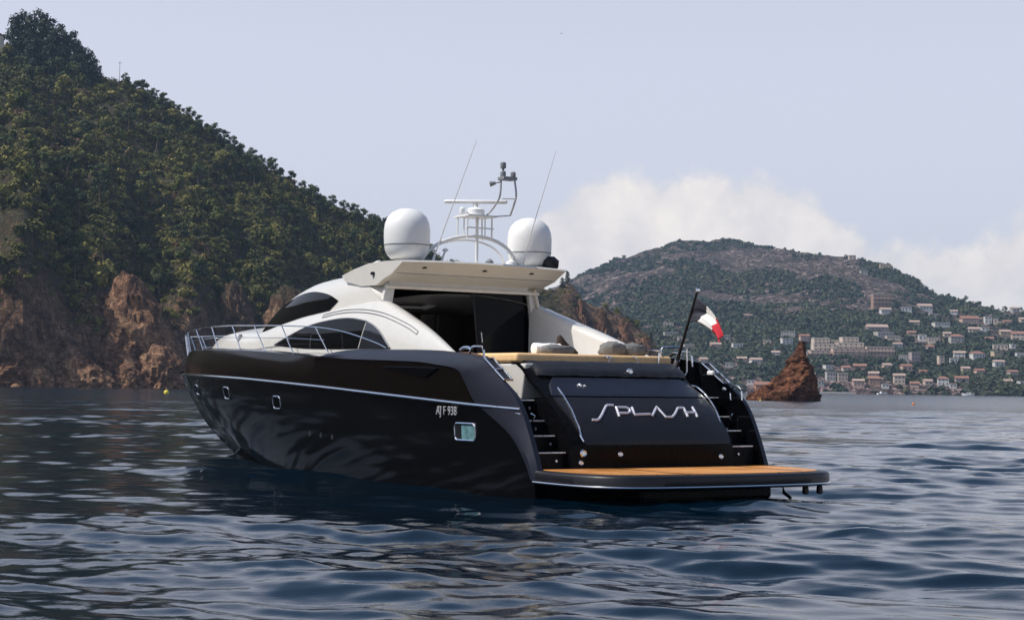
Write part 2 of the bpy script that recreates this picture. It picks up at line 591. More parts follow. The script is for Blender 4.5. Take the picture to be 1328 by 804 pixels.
class Terrain:
    def __init__(s, us, shore, ridge, prof, nt, nw, relief):
        """shore: (u, D); ridge: (u, v, D): the coast and the crest as world polylines; the slope is lofted between"""
        s.u0, s.u1 = us
        s.nt, s.nw = nt, nw
        s.ws = np.concatenate([[-.12, -.04], np.linspace(0, 1, nw - 8), 1 + np.linspace(.06, .7, 6)])
        P = np.zeros((nt, len(s.ws), 3))
        s.uu = np.linspace(us[0], us[1], nt)
        for i, u in enumerate(s.uu):
            S = on_water(u, sm(u, shore))
            rv = sm(u, [(a, b) for a, b, c in ridge])
            rd = sm(u, [(a, c) for a, b, c in ridge])
            Rg = at(u, rv, rd)
            for j, wv in enumerate(s.ws):
                q = S.lerp(Rg, wv)
                if wv < 0:
                    z = wv * 40
                elif wv <= 1:
                    z = Rg.z * prof(wv, u)
                else:
                    z = Rg.z * (1 - .5 * (wv - 1) ** 1.2)
                q.z = z
                q = relief(q, wv, u)
                P[i, j] = q
        s.P = P

    def build(s, name, mat):
        nt, n = s.nt, len(s.ws)
        i, j = np.meshgrid(np.arange(nt - 1), np.arange(n - 1), indexing='ij')
        Q = np.stack([i * n + j, (i + 1) * n + j, (i + 1) * n + j + 1, i * n + j + 1], -1).reshape(-1, 4)
        return fast_mesh(name, s.P.reshape(-1, 3), Q, mat, smooth=True)

    def point(s, u, wv):
        i = (u - s.u0) / (s.u1 - s.u0) * (s.nt - 1)
        j = float(np.interp(wv, s.ws, np.arange(len(s.ws))))
        i0, j0 = min(max(int(i), 0), s.nt - 2), min(int(j), len(s.ws) - 2)
        fi, fj = i - i0, j - j0
        P = s.P
        return (P[i0, j0] * (1 - fi) * (1 - fj) + P[i0 + 1, j0] * fi * (1 - fj) + P[i0, j0 + 1] * (1 - fi) * fj + P[i0 + 1, j0 + 1] * fi * fj)

    def hit(s, u, v):
        """first visible point of the slope in the direction of a pixel"""
        best = None
        for k in range(0, 141):
            wv = k / 140
            p = s.point(u, wv)
            d = Vector(p) - Vector((0, 0, CAM_H))
            vv = PH / 2 - FPX * d.dot(c_u) / d.dot(c_f)
            if vv <= v:
                return Vector(p), wv
        return Vector(s.point(u, 1)), 1.0


# ---- wooded slope on the left, running out to a rocky headland behind the yacht
L_SHORE = [(-420, 420), (0, 470), (150, 500), (240, 545), (400, 620), (600, 690), (735, 765), (862, 800), (905, 822)]
L_RIDGE = [(-420, -110, 700), (-200, -20, 705), (0, 70, 715), (60, 85, 715), (125, 104, 715), (160, 108, 715), (200, 130, 715), (250, 158, 720),
           (300, 192, 725), (350, 222, 730), (400, 252, 740), (450, 278, 745), (515, 305, 755), (560, 335, 765), (600, 352, 775),
           (660, 368, 790), (715, 376, 800), (738, 368, 805), (760, 393, 810), (800, 405, 815), (830, 425, 822), (850, 446, 828), (872, 480, 832), (905, 508, 836)]


def l_prof(wv, u):
    cl = .20 + .10 * math.sin(u * .021 + 1) + .06 * math.sin(u * .057)
    k = 1 - math.exp(-wv / .045)
    k2 = min(1, max(0, u - 560) / 160)
    a = cl * k + (1 - cl) * (wv ** 1.12)
    b = .45 * k + .55 * wv ** .9
    return a * (1 - k2) + b * k2


def l_relief(q, wv, u):
    up = math.sin(math.pi * min(1, max(0, wv))) ** .6 if 0 < wv < 1 else 0
    rid = mnoise.ridged_multi_fractal(Vector((q.x * .022, q.y * .022, q.z * .012 + 3.3)), 1.0, 2.1, 4, 1.0, 2.0) - 1.1
    cliff = math.exp(-max(0, wv) / .16)
    amp = 9 * cliff + 4 * up
    q.y -= rid * amp * min(1, max(.2, q.z / 6 + .4))
    d = fbm((q.x, q.y, q.z), .11, 5)
    q.y -= d * (3.0 * cliff + .6)
    q.x += fbm((q.x + 50, q.y, q.z), .09, 4) * 2.2 * cliff
    if wv > 0:
        q.z += fbm((q.x, q.y, 9.0), .035, 4) * 3.0 * up + d * .5
    return q


LT = Terrain((-420, 905), L_SHORE, L_RIDGE, l_prof, 560, 170, l_relief)
o = LT.build('wooded_hillside', M['rock'])
tag(o, 'steep wooded hillside dropping to brown sea cliffs on the left', 'hillside', kind='structure')

# ---- the same hillside swinging round the cove, left of the frame
def side_hill():
    coast = crv([(-199, 425), (-262, 380), (-330, 300), (-370, 190), (-380, 70), (-372, -60), (-350, -190)], 90)
    rows = []
    nw = 46
    for i, (cx, cy) in enumerate(coast):
        nx, ny = cx, cy - 60
        d = math.hypot(nx, ny)
        nx, ny = nx / d, ny / d
        hr = sm(i, [(0, 150), (30, 165), (60, 140), (89, 60)])
        row = []
        for j in range(nw):
            wv = -.05 + 1.3 * j / (nw - 1)
            z = -4 if wv < 0 else hr * (.2 * (1 - math.exp(-wv / .05)) + .8 * min(1, wv) ** 1.1)
            x_, y_ = cx + nx * 280 * wv, cy + ny * 280 * wv
            dd = fbm((x_, y_, z), .04, 5)
            row.append((x_ + nx * dd * 7, y_ + ny * dd * 7, z + dd * 4 * (wv > 0)))
        rows.append(row)
    V = np.array(rows)
    n, m_ = V.shape[:2]
    i, j = np.meshgrid(np.arange(n - 1), np.arange(m_ - 1), indexing='ij')
    Q = np.stack([i * m_ + j, (i + 1) * m_ + j, (i + 1) * m_ + j + 1, i * m_ + j + 1], -1).reshape(-1, 4)
    o = fast_mesh('cove_hillside', V.reshape(-1, 3), Q, M['rock'], smooth=True)
    tag(o, 'wooded hillside closing the cove on the left', 'hillside', kind='structure')


side_hill()

# ---- far hill with the village
F_SHORE = [(520, 1240), (880, 1240), (1060, 1230), (1328, 1215), (1620, 1200)]
F_RIDGE = [(520, 470, 2100), (640, 420, 2150), (720, 372, 2200), (760, 352, 2200), (800, 335, 2200), (850, 322, 2200), (880, 314, 2200), (905, 312, 2200), (950, 315, 2200), (985, 320, 2150),
           (1010, 322, 2100), (1050, 327, 2050), (1100, 333, 2000), (1150, 349, 1950), (1190, 370, 1880), (1215, 388, 1800), (1240, 394, 1750),
           (1280, 400, 1700), (1328, 406, 1680), (1450, 425, 1650), (1620, 460, 1600)]


def f_prof(wv, u):
    return .05 * (1 - math.exp(-wv / .02)) + .95 * (wv ** 1.06)


def f_relief(q, wv, u):
    up = math.sin(math.pi * min(1, max(0, wv))) if 0 < wv < 1 else 0
    rid = mnoise.ridged_multi_fractal(Vector((q.x * .0048, q.y * .003, 1.7)), 1.0, 2.1, 5, 1.0, 2.0) - 1.1
    k = (.35 + .65 * min(1, max(0, (wv - .3) / .4)))
    q.z += up * k * (rid * 15 + fbm((q.x, q.y, 4.0), .02, 5) * 5)
    if wv > .6:
        q.z += min(1, (wv - .6) / .3) * (6.0 * fbm((q.x, 2.0, 7.0), .012, 4) + 2.5 * fbm((q.x, q.y, 3.0), .05, 3))
    if wv > 0:
        q.z = max(q.z, .6)
    return q


FT = Terrain((520, 1620), F_SHORE, F_RIDGE, f_prof, 420, 130, f_relief)
o = FT.build('far_hill', M['farground'])
tag(o, 'hazy green and rocky hill across the bay', 'hill', kind='structure')


# ================================================================== FOLIAGE
def leaf_quads(n, lobes, size, seed, shell=.55, flat=0.0):
    """n leaf-clump quads spread through the outer volume of the lobes [(x,y,z,rx,ry,rz)]"""
    g = np.random.RandomState(seed)
    L = np.array(lobes, float)
    wgt = (L[:, 3] * L[:, 4] * L[:, 5]) ** (2 / 3)
    idx = g.choice(len(L), n, p=wgt / wgt.sum())
    d = g.normal(size=(n, 3))
    d /= np.linalg.norm(d, axis=1)[:, None]
    r = shell + (1 - shell) * g.rand(n) ** .5
    r *= 1 + .16 * g.normal(size=n)
    c = L[idx, :3] + d * L[idx, 3:] * r[:, None]
    nrm = d + g.normal(size=(n, 3)) * .36 + np.array([0, 0, flat])
    nrm /= np.linalg.norm(nrm, axis=1)[:, None]
    a = np.cross(nrm, g.normal(size=(n, 3)))
    a /= np.linalg.norm(a, axis=1)[:, None]
    b = np.cross(nrm, a)
    s = size * g.uniform(.55, 1.45, n)[:, None]
    k = g.uniform(.45, 1.0, n)[:, None]
    V = np.stack([c - a * s - b * s * k * .6, c + a * s * .7 - b * s * k, c + a * s + b * s * k * .7, c - a * s * .6 + b * s * k], 1)
    V += g.normal(size=V.shape) * size * .12
    return V.reshape(-1, 3), np.arange(n * 4).reshape(-1, 4)


def scatter(name, pts, scl, temps, mat, tint, sq=None):
    """plants nobody could count, as one mesh"""
    g = np.random.RandomState(3)
    Vs, Qs, Ts, off = [], [], [], 0
    which = g.randint(0, len(temps), len(pts))
    for k, (T, Q) in enumerate(temps):
        sel = np.where(which == k)[0]
        if len(sel) == 0:
            continue
        a = g.uniform(0, 6.28, len(sel))
        ca, sa = np.cos(a)[:, None], np.sin(a)[:, None]
        s = scl[sel][:, None]
        zz = s if sq is None else s * sq[sel][:, None]
        X = (T[None, :, 0] * ca - T[None, :, 1] * sa) * s + pts[sel, 0][:, None]
        Y = (T[None, :, 0] * sa + T[None, :, 1] * ca) * s + pts[sel, 1][:, None]
        Z = T[None, :, 2] * zz + pts[sel, 2][:, None]
        V = np.stack([X, Y, Z], -1).reshape(-1, 3)
        n = len(T)
        QQ = (Q[None] + (np.arange(len(sel)) * n)[:, None, None]).reshape(-1, 4) + off
        Vs.append(V)
        Qs.append(QQ)
        Ts.append(np.repeat(tint[sel], n))
        off += len(V)
    return fast_mesh(name, np.concatenate(Vs), np.concatenate(Qs), mat, colattr=np.concatenate(Ts))


def bush_lobes(g):
    return [(g.uniform(-.5, .5), g.uniform(-.5, .5), g.uniform(.25, .6), g.uniform(.45, .7), g.uniform(.45, .7), g.uniform(.35, .6)) for _ in range(4)]


_g = np.random.RandomState(21)
bush_t = [leaf_quads(110, bush_lobes(_g), .15, 100 + k, .6, .35) for k in range(6)]
pts, scl, tint, sq = [], [], [], []
for k in range(34000):
    u = _g.uniform(-420, 890)
    wv = _g.uniform(.01, 1.06)
    p = LT.point(u, wv)
    thr = 15 + 13 * mnoise.noise(Vector((p[0] * .03, p[1] * .03, 2.0))) + 7 * math.sin(u * .03)
    if u > 560:
        thr = 7
    pn = .6 * mnoise.noise(Vector((p[0] * .05, p[1] * .05, p[2] * .05))) + .9 * mnoise.noise(Vector((p[0] * .017, p[1] * .012, p[2] * .02 + 5)))
    keep = min(1, max(0, (p[2] - thr) / 10))
    if u > 690:
        keep *= .12 + .5 * (pn > .15)
    if _g.rand() > keep or len(pts) > 11500:
        continue
    pts.append(p - np.array([0, 0, .3]))
    rr_ = _g.rand()
    scl.append((_g.uniform(.7, 1.4) if rr_ < .38 else _g.uniform(1.3, 2.7) if rr_ < .8 else _g.uniform(2.4, 3.9)) * (.5 if u > 690 else 1))
    tint.append(min(1, max(0, .42 + .6 * pn + _g.normal(0, .27))))
    sq.append(_g.uniform(.7, 1.25))
o = scatter('maquis_shrubs', np.array(pts), np.array(scl), bush_t, M['maquis'], np.array(tint), np.array(sq))
tag(o, 'dense olive green scrub covering the left hillside', 'scrub', kind='stuff')


# ================================================================== VILLAGE ON THE FAR HILL
WALL = {'white': pmat('white_render', (.56, .55, .53), .85, var=.08, scale=.6), 'cream': pmat('cream_render', (.53, .435, .36), .85, var=.1, scale=.6),
        'pink': pmat('pink_render', (.50, .35, .285), .85, var=.1, scale=.6), 'ochre': pmat('ochre_render', (.46, .37, .23), .85, var=.1, scale=.6),
        'orange': pmat('orange_render', (.50, .22, .11), .85, var=.12, scale=.6), 'mauve': pmat('mauve_render', (.34, .28, .28), .85, var=.1, scale=.6),
        'grey': pmat('grey_render', (.40, .38, .35), .85, var=.1, scale=.6), 'brown': pmat('brown_render', (.30, .19, .14), .85, var=.1, scale=.6)}
TILE = pmat('terracotta_tile', (.27, .135, .095), .85, var=.25, scale=1.5)
PALETILE = pmat('pale_tile', (.40, .29, .24), .85, var=.2, scale=1.5)
SLABM = pmat('pale_concrete', (.55, .52, .47), .85, var=.1, scale=.5)
PANE = pmat('dim_window', (.07, .07, .075), .3, var=.3)
house_spots = []


def house_parts(root, x0, x1, y0, y1, z0, hgt, wall, roof, floors, cols, terrace=False):
    MB().box((x0, y0, z0 - 4), (x1, y1, z0 + hgt)).build('wall', WALL[wall], root, smooth=0)
    if roof == 'flat':
        MB().box((x0 - .25, y0 - .25, z0 + hgt + .003), (x1 + .25, y1 + .25, z0 + hgt + .35)).build('roof', SLABM, root, smooth=0)
    else:
        e, rh = .5, max(.8, (y1 - y0) * .24)
        ym = (y0 + y1) / 2
        r = MB()
        if roof == 'hip':
            k = min((x1 - x0) * .3, (y1 - y0) * .5)
            r.add([(x0 - e, y0 - e, z0 + hgt), (x1 + e, y0 - e, z0 + hgt), (x1 + e, y1 + e, z0 + hgt), (x0 - e, y1 + e, z0 + hgt), (x0 + k, ym, z0 + hgt + rh), (x1 - k, ym, z0 + hgt + rh)],
                  [(0, 1, 5, 4), (1, 2, 5), (2, 3, 4, 5), (3, 0, 4), (0, 3, 2, 1)])
        else:
            r.prism([(y0 - e, z0 + hgt), (y1 + e, z0 + hgt), (ym, z0 + hgt + rh)], lambda q: (x0 - e, q[0], q[1]), lambda q: (x1 + e, q[0], q[1]))
        r.build('roof', PALETILE if roof == 'pale' else TILE, root, smooth=0)
    fh = hgt / floors
    for f in range(floors):
        for c in range(cols):
            cx = x0 + (x1 - x0) * (c + .5) / cols
            ww = min(1.2, (x1 - x0) / cols * .36) / 2
            zb = z0 + fh * f + fh * .28
            MB().box((cx - ww, y0 - .08, zb), (cx + ww, y0 - .004, zb + fh * .42)).build('window', PANE, root, smooth=0)
        if terrace and f:
            MB().box((x0 - .2, y0 - 1.6, z0 + fh * f - .12), (x1 + .2, y0 - .003, z0 + fh * f + .12)).build('balcony', SLABM, root, smooth=0)


def house(u, v, wpx, hpx, wall, roof, floors, cols, label, cat='house', name='village_house', terrace=False, rz=None):
    p, wv = FT.hit(u, v)
    D = p.y
    k = D / FPX
    w_, h_ = wpx * k, hpx * k
    d_ = max(6.0, min(11.0, w_ * .8))
    o = empty(name, p, rng.uniform(-.22, .22) if rz is None else rz)
    tag(o, label, cat, 'houses of the village')
    rf = h_ if roof == 'flat' else h_ * .78
    house_parts(o, -w_ / 2, w_ / 2, -d_ / 2, d_ / 2, 0, rf, wall, roof, floors, cols, terrace)
    house_spots.append((p.x, p.y, w_ / 2 + 2, d_))
    return o


HOUSES = [
    (1196, 443, 10, 7, 'white', 'flat', 1, 2, 'small bright white cube house joined at the left of a beige flat-roofed house'),
    (1211, 444, 15, 6, 'cream', 'flat', 1, 4, 'beige flat-roofed house right beside a small white cube house'),
    (1220, 424, 20, 4, 'white', 'flat', 1, 5, 'long low white house in the trees under the two ridge villas'),
    (1186, 422, 12, 5, 'cream', 'pale', 1, 3, 'low pale house just left of the long low white house'),
    (1257, 420, 22, 8, 'pink', 'tile', 2, 6, 'long pink arcaded house high on the slope at right'),
    (1281, 420, 9, 8, 'white', 'flat', 2, 2, 'white block at the right end of the long pink arcaded house'),
    (1291, 420, 6, 6, 'cream', 'flat', 1, 1, 'tiny pale cube two doors right of the pink arcaded house'),
    (1240, 445, 17, 10, 'grey', 'hip', 2, 4, 'grey-beige two storey house in the middle of the slope'),
    (1263, 432, 14, 6, 'cream', 'pale', 1, 3, 'low cream house just below the long pink arcaded house'),
    (1303, 434, 13, 4, 'ochre', 'pale', 1, 3, 'low house with a yellowish roof near the right end of the slope'),
    (1320, 441, 16, 10, 'cream', 'tile', 2, 3, 'cream house with a wide terracotta roof at the right edge'),
    (1297, 454, 18, 6, 'cream', 'flat', 1, 4, 'long beige house above the yellow house at right'),
    (1313, 452, 6, 5, 'white', 'flat', 1, 1, 'small white cube right of the long beige house'),
    (1267, 465, 16, 8, 'white', 'hip', 1, 4, 'white bungalow with an orange roof left of the yellow house'),
    (1244, 466, 14, 9, 'white', 'pale', 2, 3, 'white house with a gable, upper of a stepped pair'),
    (1237, 472, 10, 7, 'white', 'flat', 1, 2, 'small white house stepped below the gabled one'),
    (1220, 473, 7, 11, 'cream', 'flat', 3, 1, 'slender cream tower house standing alone'),
    (1293, 464, 13, 7, 'ochre', 'flat', 2, 3, 'yellow house on the slope at right'),
    (1295, 477, 13, 9, 'white', 'pale', 1, 2, 'white house with a big arched porch under the yellow house'),
    (1324, 464, 13, 6, 'white', 'flat', 1, 3, 'white flat-roofed house at the right edge, level with the yellow house'),
    (1186, 468, 12, 10, 'mauve', 'flat', 2, 3, 'mauve-grey block right of a dark open-fronted house'),
    (1172, 470, 12, 8, 'grey', 'flat', 1, 4, 'grey open-fronted house left of the mauve block'),
    (1175, 482, 13, 8, 'pink', 'tile', 1, 2, 'brownish pink house with two big dark windows below the mauve block'),
    (1166, 498, 14, 13, 'cream', 'pale', 2, 3, 'tall cream house close to the shore below the two-windowed pink house'),
    (1223, 500, 14, 11, 'white', 'hip', 2, 3, 'brightest white house near the shore'),
    (1236, 503, 9, 4, 'white', 'flat', 1, 2, 'low white boathouse at the right foot of the brightest white house'),
    (1247, 498, 16, 9, 'mauve', 'tile', 2, 4, 'mauve house with a terracotta roof right of the brightest white house'),
    (1325, 500, 9, 5, 'white', 'flat', 1, 2, 'small white house by the shore at the right edge'),
    (1197, 486, 9, 4, 'pink', 'tile', 1, 2, 'little red-roofed hut in the trees above the brightest white house'),
    (1077, 496, 12, 10, 'grey', 'flat', 2, 3, 'grey-cream house near the quay, left of a cream one'),
    (1092, 494, 13, 9, 'cream', 'flat', 2, 3, 'cream house near the quay between a grey house and a pinkish one'),
    (1113, 502, 14, 9, 'pink', 'pale', 2, 3, 'pinkish cream house at the right end of the quay'),
    (1062, 503, 12, 6, 'grey', 'flat', 1, 3, 'low grey shed by the quay right behind the pointed rock'),
    (1133, 488, 13, 5, 'pink', 'pale', 1, 3, 'low house with a pale pink roof above the brown house by the shore'),
    (1115, 478, 16, 4, 'brown', 'tile', 1, 4, 'long red roof in the trees under the big terraced building'),
    (1134, 498, 14, 9, 'brown', 'tile', 2, 3, 'brown house by the shore left of the tall cream one'),
    (1148, 408, 13, 6, 'white', 'pale', 1, 3, 'white house with a sloping roof under the reddish brown building'),
    (1158, 441, 18, 4, 'cream', 'flat', 1, 5, 'long low beige house right of the big terraced building'),
    (1175, 404, 13, 5, 'white', 'flat', 1, 3, 'low white villa below the ridge, left of a pink-roofed villa'),
    (1199, 402, 17, 6, 'white', 'pale', 1, 4, 'white villa with a pale pink roof below the ridge'),
    (1105, 337, 9, 5, 'cream', 'flat', 1, 2, 'small beige house on the ridge, left of the two ridge houses'),
    (1148, 350, 14, 6, 'ochre', 'flat', 1, 4, 'beige house on the shoulder of the ridge with trees over it'),
    (1267, 393, 9, 4, 'white', 'flat', 1, 2, 'tiny white house on the right-hand ridge'),
    (1316, 404, 10, 4, 'white', 'pale', 1, 2, 'pale house among the ridge trees near the right edge'),
    (867, 425, 13, 5, 'cream', 'flat', 1, 3, 'pale house beside the headland, upper of two'),
    (870, 436, 18, 3.5, 'grey', 'flat', 1, 5, 'long grey-blue house beside the headland, lower of two'),
    (941, 440, 11, 4, 'grey', 'flat', 1, 3, 'pale grey house just right of the hanging flag tip'),
    (928, 451, 13, 5, 'pink', 'pale', 1, 3, 'pinkish house under the hanging flag'),
    (956, 453, 13, 6, 'white', 'flat', 1, 3, 'white house midway between the flag and the pointed rock'),
    (962, 469, 12, 3, 'pink', 'pale', 1, 3, 'low pinkish house above the starboard wing of the yacht'),
    (980, 472, 14, 5, 'white', 'pale', 1, 4, 'white house with a pink roof left of the pointed rock'),
    (946, 476, 10, 5, 'grey', 'flat', 1, 2, 'grey house lowest in the trees above the starboard wing'),
    (882, 443, 7, 5, 'cream', 'flat', 1, 1, 'small cream house seen behind the black flagstaff'),
    (893, 453, 13, 5, 'cream', 'flat', 1, 3, 'cream house just right of the foot of the flagstaff'),
    (974, 500, 10, 4, 'white', 'flat', 1, 2, 'small white beach house left of the red reef'),
    (990, 508, 22, 5, 'orange', 'tile', 1, 5, 'long reddish beach house behind the red reef'),
    (1022, 437, 18, 6, 'grey', 'flat', 2, 5, 'pale grey apartment row above the tip of the pointed rock'),
    (1043, 443, 12, 8, 'pink', 'tile', 2, 3, 'pinkish house right of the pale apartment row'),
    (1020, 447, 14, 7, 'white', 'flat', 2, 3, 'whitish house half hidden by the pointed rock'),
    (1137, 429, 26, 6, 'mauve', 'pale', 2, 6, 'mauve row of houses right above the big terraced building'),
    (1146, 437, 22, 5, 'grey', 'flat', 1, 6, 'grey row right of the big terraced building, below the mauve row'),
    (1277, 430, 9, 4, 'white', 'flat', 1, 2, 'tiny white house between a low cream house and a yellowish roof'),
    (1328, 418, 12, 5, 'cream', 'pale', 1, 2, 'pale house cut by the right edge under the ridge'),
    (1120, 356, 9, 4, 'grey', 'flat', 1, 2, 'small grey house among rocks just below the left ridge houses'),
    (1206, 454, 9, 5, 'cream', 'tile', 1, 2, 'small red-roofed cream house above the slender tower house'),
    (1252, 482, 10, 5, 'cream', 'pale', 1, 2, 'little cream house in the trees below the stepped white pair'),
    (1270, 485, 11, 5, 'pink', 'tile', 1, 3, 'little pink house between the stepped white pair and the arched porch house'),
    (1313, 487, 12, 6, 'cream', 'tile', 1, 3, 'cream house with a red roof below and right of the arched porch house'),
    (1307, 498, 10, 5, 'ochre', 'pale', 1, 2, 'yellowish house near the shore at the right end'),
    (1203, 499, 10, 6, 'cream', 'pale', 1, 2, 'cream shore house left of the brightest white house'),
    (1186, 502, 11, 5, 'pink', 'tile', 1, 3, 'pink shore house right of the tall cream one'),
    (1150, 478, 10, 5, 'cream', 'pale', 1, 2, 'pale house in the trees between the long red roof and the two-windowed pink house'),
    (1097, 481, 10, 5, 'cream', 'tile', 1, 2, 'red-roofed cream house left of the long red roof'),
    (1074, 478, 11, 4, 'white', 'flat', 1, 3, 'low white house in the trees under the left end of the big terraced building'),
    (1164, 451, 10, 5, 'white', 'pale', 1, 2, 'white house above the grey open-fronted house'),
    (1182, 436, 11, 5, 'pink', 'tile', 1, 3, 'pink house with a red roof left of the small white cube house'),
    (1228, 437, 9, 5, 'cream', 'pale', 1, 2, 'small cream house left of the low cream one, over the grey-beige house'),
    (1210, 412, 11, 4, 'cream', 'flat', 1, 3, 'small flat cream villa under the pale pink-roofed ridge villa'),
    (1237, 408, 9, 4, 'white', 'pale', 1, 2, 'white house among ridge trees left of the pink arcaded house'),
    (1306, 421, 10, 5, 'pink', 'tile', 1, 2, 'pink red-roofed house near the right end, over the yellowish roof'),
    (1283, 443, 10, 5, 'cream', 'tile', 1, 2, 'red-roofed cream house above the long beige house'),
    (1006, 462, 10, 5, 'white', 'pale', 1, 2, 'white house in the trees left of the pointed rock tip'),
    (995, 447, 10, 4, 'cream', 'flat', 1, 2, 'cream house in the trees up and left of the pointed rock tip'),
    (912, 470, 9, 4, 'cream', 'pale', 1, 2, 'little cream house just over the top of the starboard wing of the yacht'),
    (1052, 490, 9, 5, 'cream', 'pale', 1, 2, 'cream house at the right shoulder of the pointed rock'),
    (1148, 503, 9, 4, 'white', 'flat', 1, 2, 'low white boathouse left of the tall cream shore house'),
]
for h in HOUSES:
    house(*h)
hw = house(1276, 499, 15, 1.8, 'white', 'flat', 1, 3, 'thin white terrace wall of a villa right of the mauve house', terrace=False)
house(1143, 399, 24, 15, 'brown', 'flat', 3, 5, 'reddish brown terraced apartment building high on the slope', 'building', 'apartment_building', True, 0)


# the big terraced building: three blocks stepping down the slope
def complex_():
    p, wv = FT.hit(1085, 462)
    o = empty('terraced_building', p, .04)
    tag(o, 'big cream terraced apartment building stepping down the far slope', 'building')
    k = p.y / FPX
    for (x0, x1, y0, z0, hh, wall, fl, co) in [(-34, -8, 0, -1, 6.5, 'pink', 2, 4), (-5, 41, -1, -1.5, 9.5, 'pink', 3, 6), (-27, 4, 9, 6, 8.5, 'cream', 2, 5), (6, 40, 10.5, 8.5, 8, 'cream', 2, 5), (-23, -2, 19, 15.0, 7.4, 'cream', 2, 4), (1, 12, 22, 14.0, 6.0, 'ochre', 1, 2), (15, 37, 20, 17.0, 7.0, 'cream', 2, 4), (-48, -36, 4, -2, 6, 'white', 1, 2)]:
        s_ = k
        house_parts(o, x0 * s_, x1 * s_, y0, y0 + 10.5, z0 * .62, hh * .62 + .6, wall, 'flat', fl, co, True)
    house_spots.append((p.x, p.y, 30, 22))


complex_()
p, _w = FT.hit(1155, 462)
house(1140, 462, 36, 11, 'pink', 'flat', 2, 8, 'pink wing joined to the right of the big terraced building', 'building', 'apartment_building', True, 0)
# quay
q0 = on_water(1078, 1222)
qm = MB().box((-16, -3, -2), (16, 6, 1.3)).build('quay', SLABM, None, smooth=0, bevel=.1)
qm.location = q0
tag(qm, 'long pale quay wall at the far shore right of the pointed rock', 'quay')


def near_house(p):
    for hx_, hy_, hw_, hd_ in house_spots:
        if abs(p[0] - hx_) < hw_ + 3.5 and hy_ - 11 < p[1] < hy_ + hd_ * .5 + 2:
            return True
    return False

# ---- far wood
far_t = [leaf_quads(20, bush_lobes(_g), .34, 200 + k, .6, .3) for k in range(5)]
bare = [(*FT.hit(u_, v_)[0][:2], r_) for u_, v_, r_ in [(965, 347, 42), (990, 338, 34), (940, 335, 26), (790, 362, 24), (815, 372, 18), (1060, 345, 34), (1085, 352, 24), (905, 330, 22), (1010, 385, 26), (1030, 402, 18), (1120, 362, 22), (1155, 372, 20)]]
pts, scl, tint, sq = [], [], [], []
for k in range(90000):
    u = _g.uniform(520, 1600)
    wv = _g.uniform(.0, 1.03) ** 1.0
    p = FT.point(u, wv)
    pn = mnoise.fractal(Vector((p[0] * .006, p[1] * .006, 5.0)), 1.0, 2.0, 4)
    dens = .75 + .5 * pn
    if wv > .5:
        dens -= 2.6 * max(0, mnoise.fractal(Vector((p[0] * .011, p[1] * .008, 11.0)), 1.0, 2.0, 3) + .16)
    if near_house(p):
        continue
    for bx, by, br in bare:
        dd_ = math.hypot(p[0] - bx, (p[1] - by) * .45) / br
        if dd_ < 1.6:
            dens -= 1.3 * math.exp(-dd_ ** 2 * 1.6) * (.75 + 1.1 * pn)
    if _g.rand() > dens or len(pts) > 25000:
        continue
    pts.append(p - np.array([0, 0, .5]))
    scl.append(_g.uniform(1.7, 4.3))
    tint.append(min(1, max(0, .45 + .5 * pn + _g.normal(0, .2))))
    sq.append(_g.uniform(.7, 1.3))
o = scatter('far_wood', np.array(pts), np.array(scl), far_t, M['farwood'], np.array(tint), np.array(sq))
tag(o, 'woods and gardens covering the far hill', 'wood', kind='stuff')


# ---- trees one can tell apart
def trunk_mesh(path, r0, limbs):
    mb = MB()
    n = len(path)
    mb.tube(path, [r0 * (1 - .65 * i / (n - 1)) for i in range(n)], 7)
    for a, b, r in limbs:
        mid = [(a[i] + b[i]) / 2 for i in range(3)]
        mid[2] -= .15
        mb.tube([a, mid, b], [r, r * .7, r * .35], 5)
    return mb


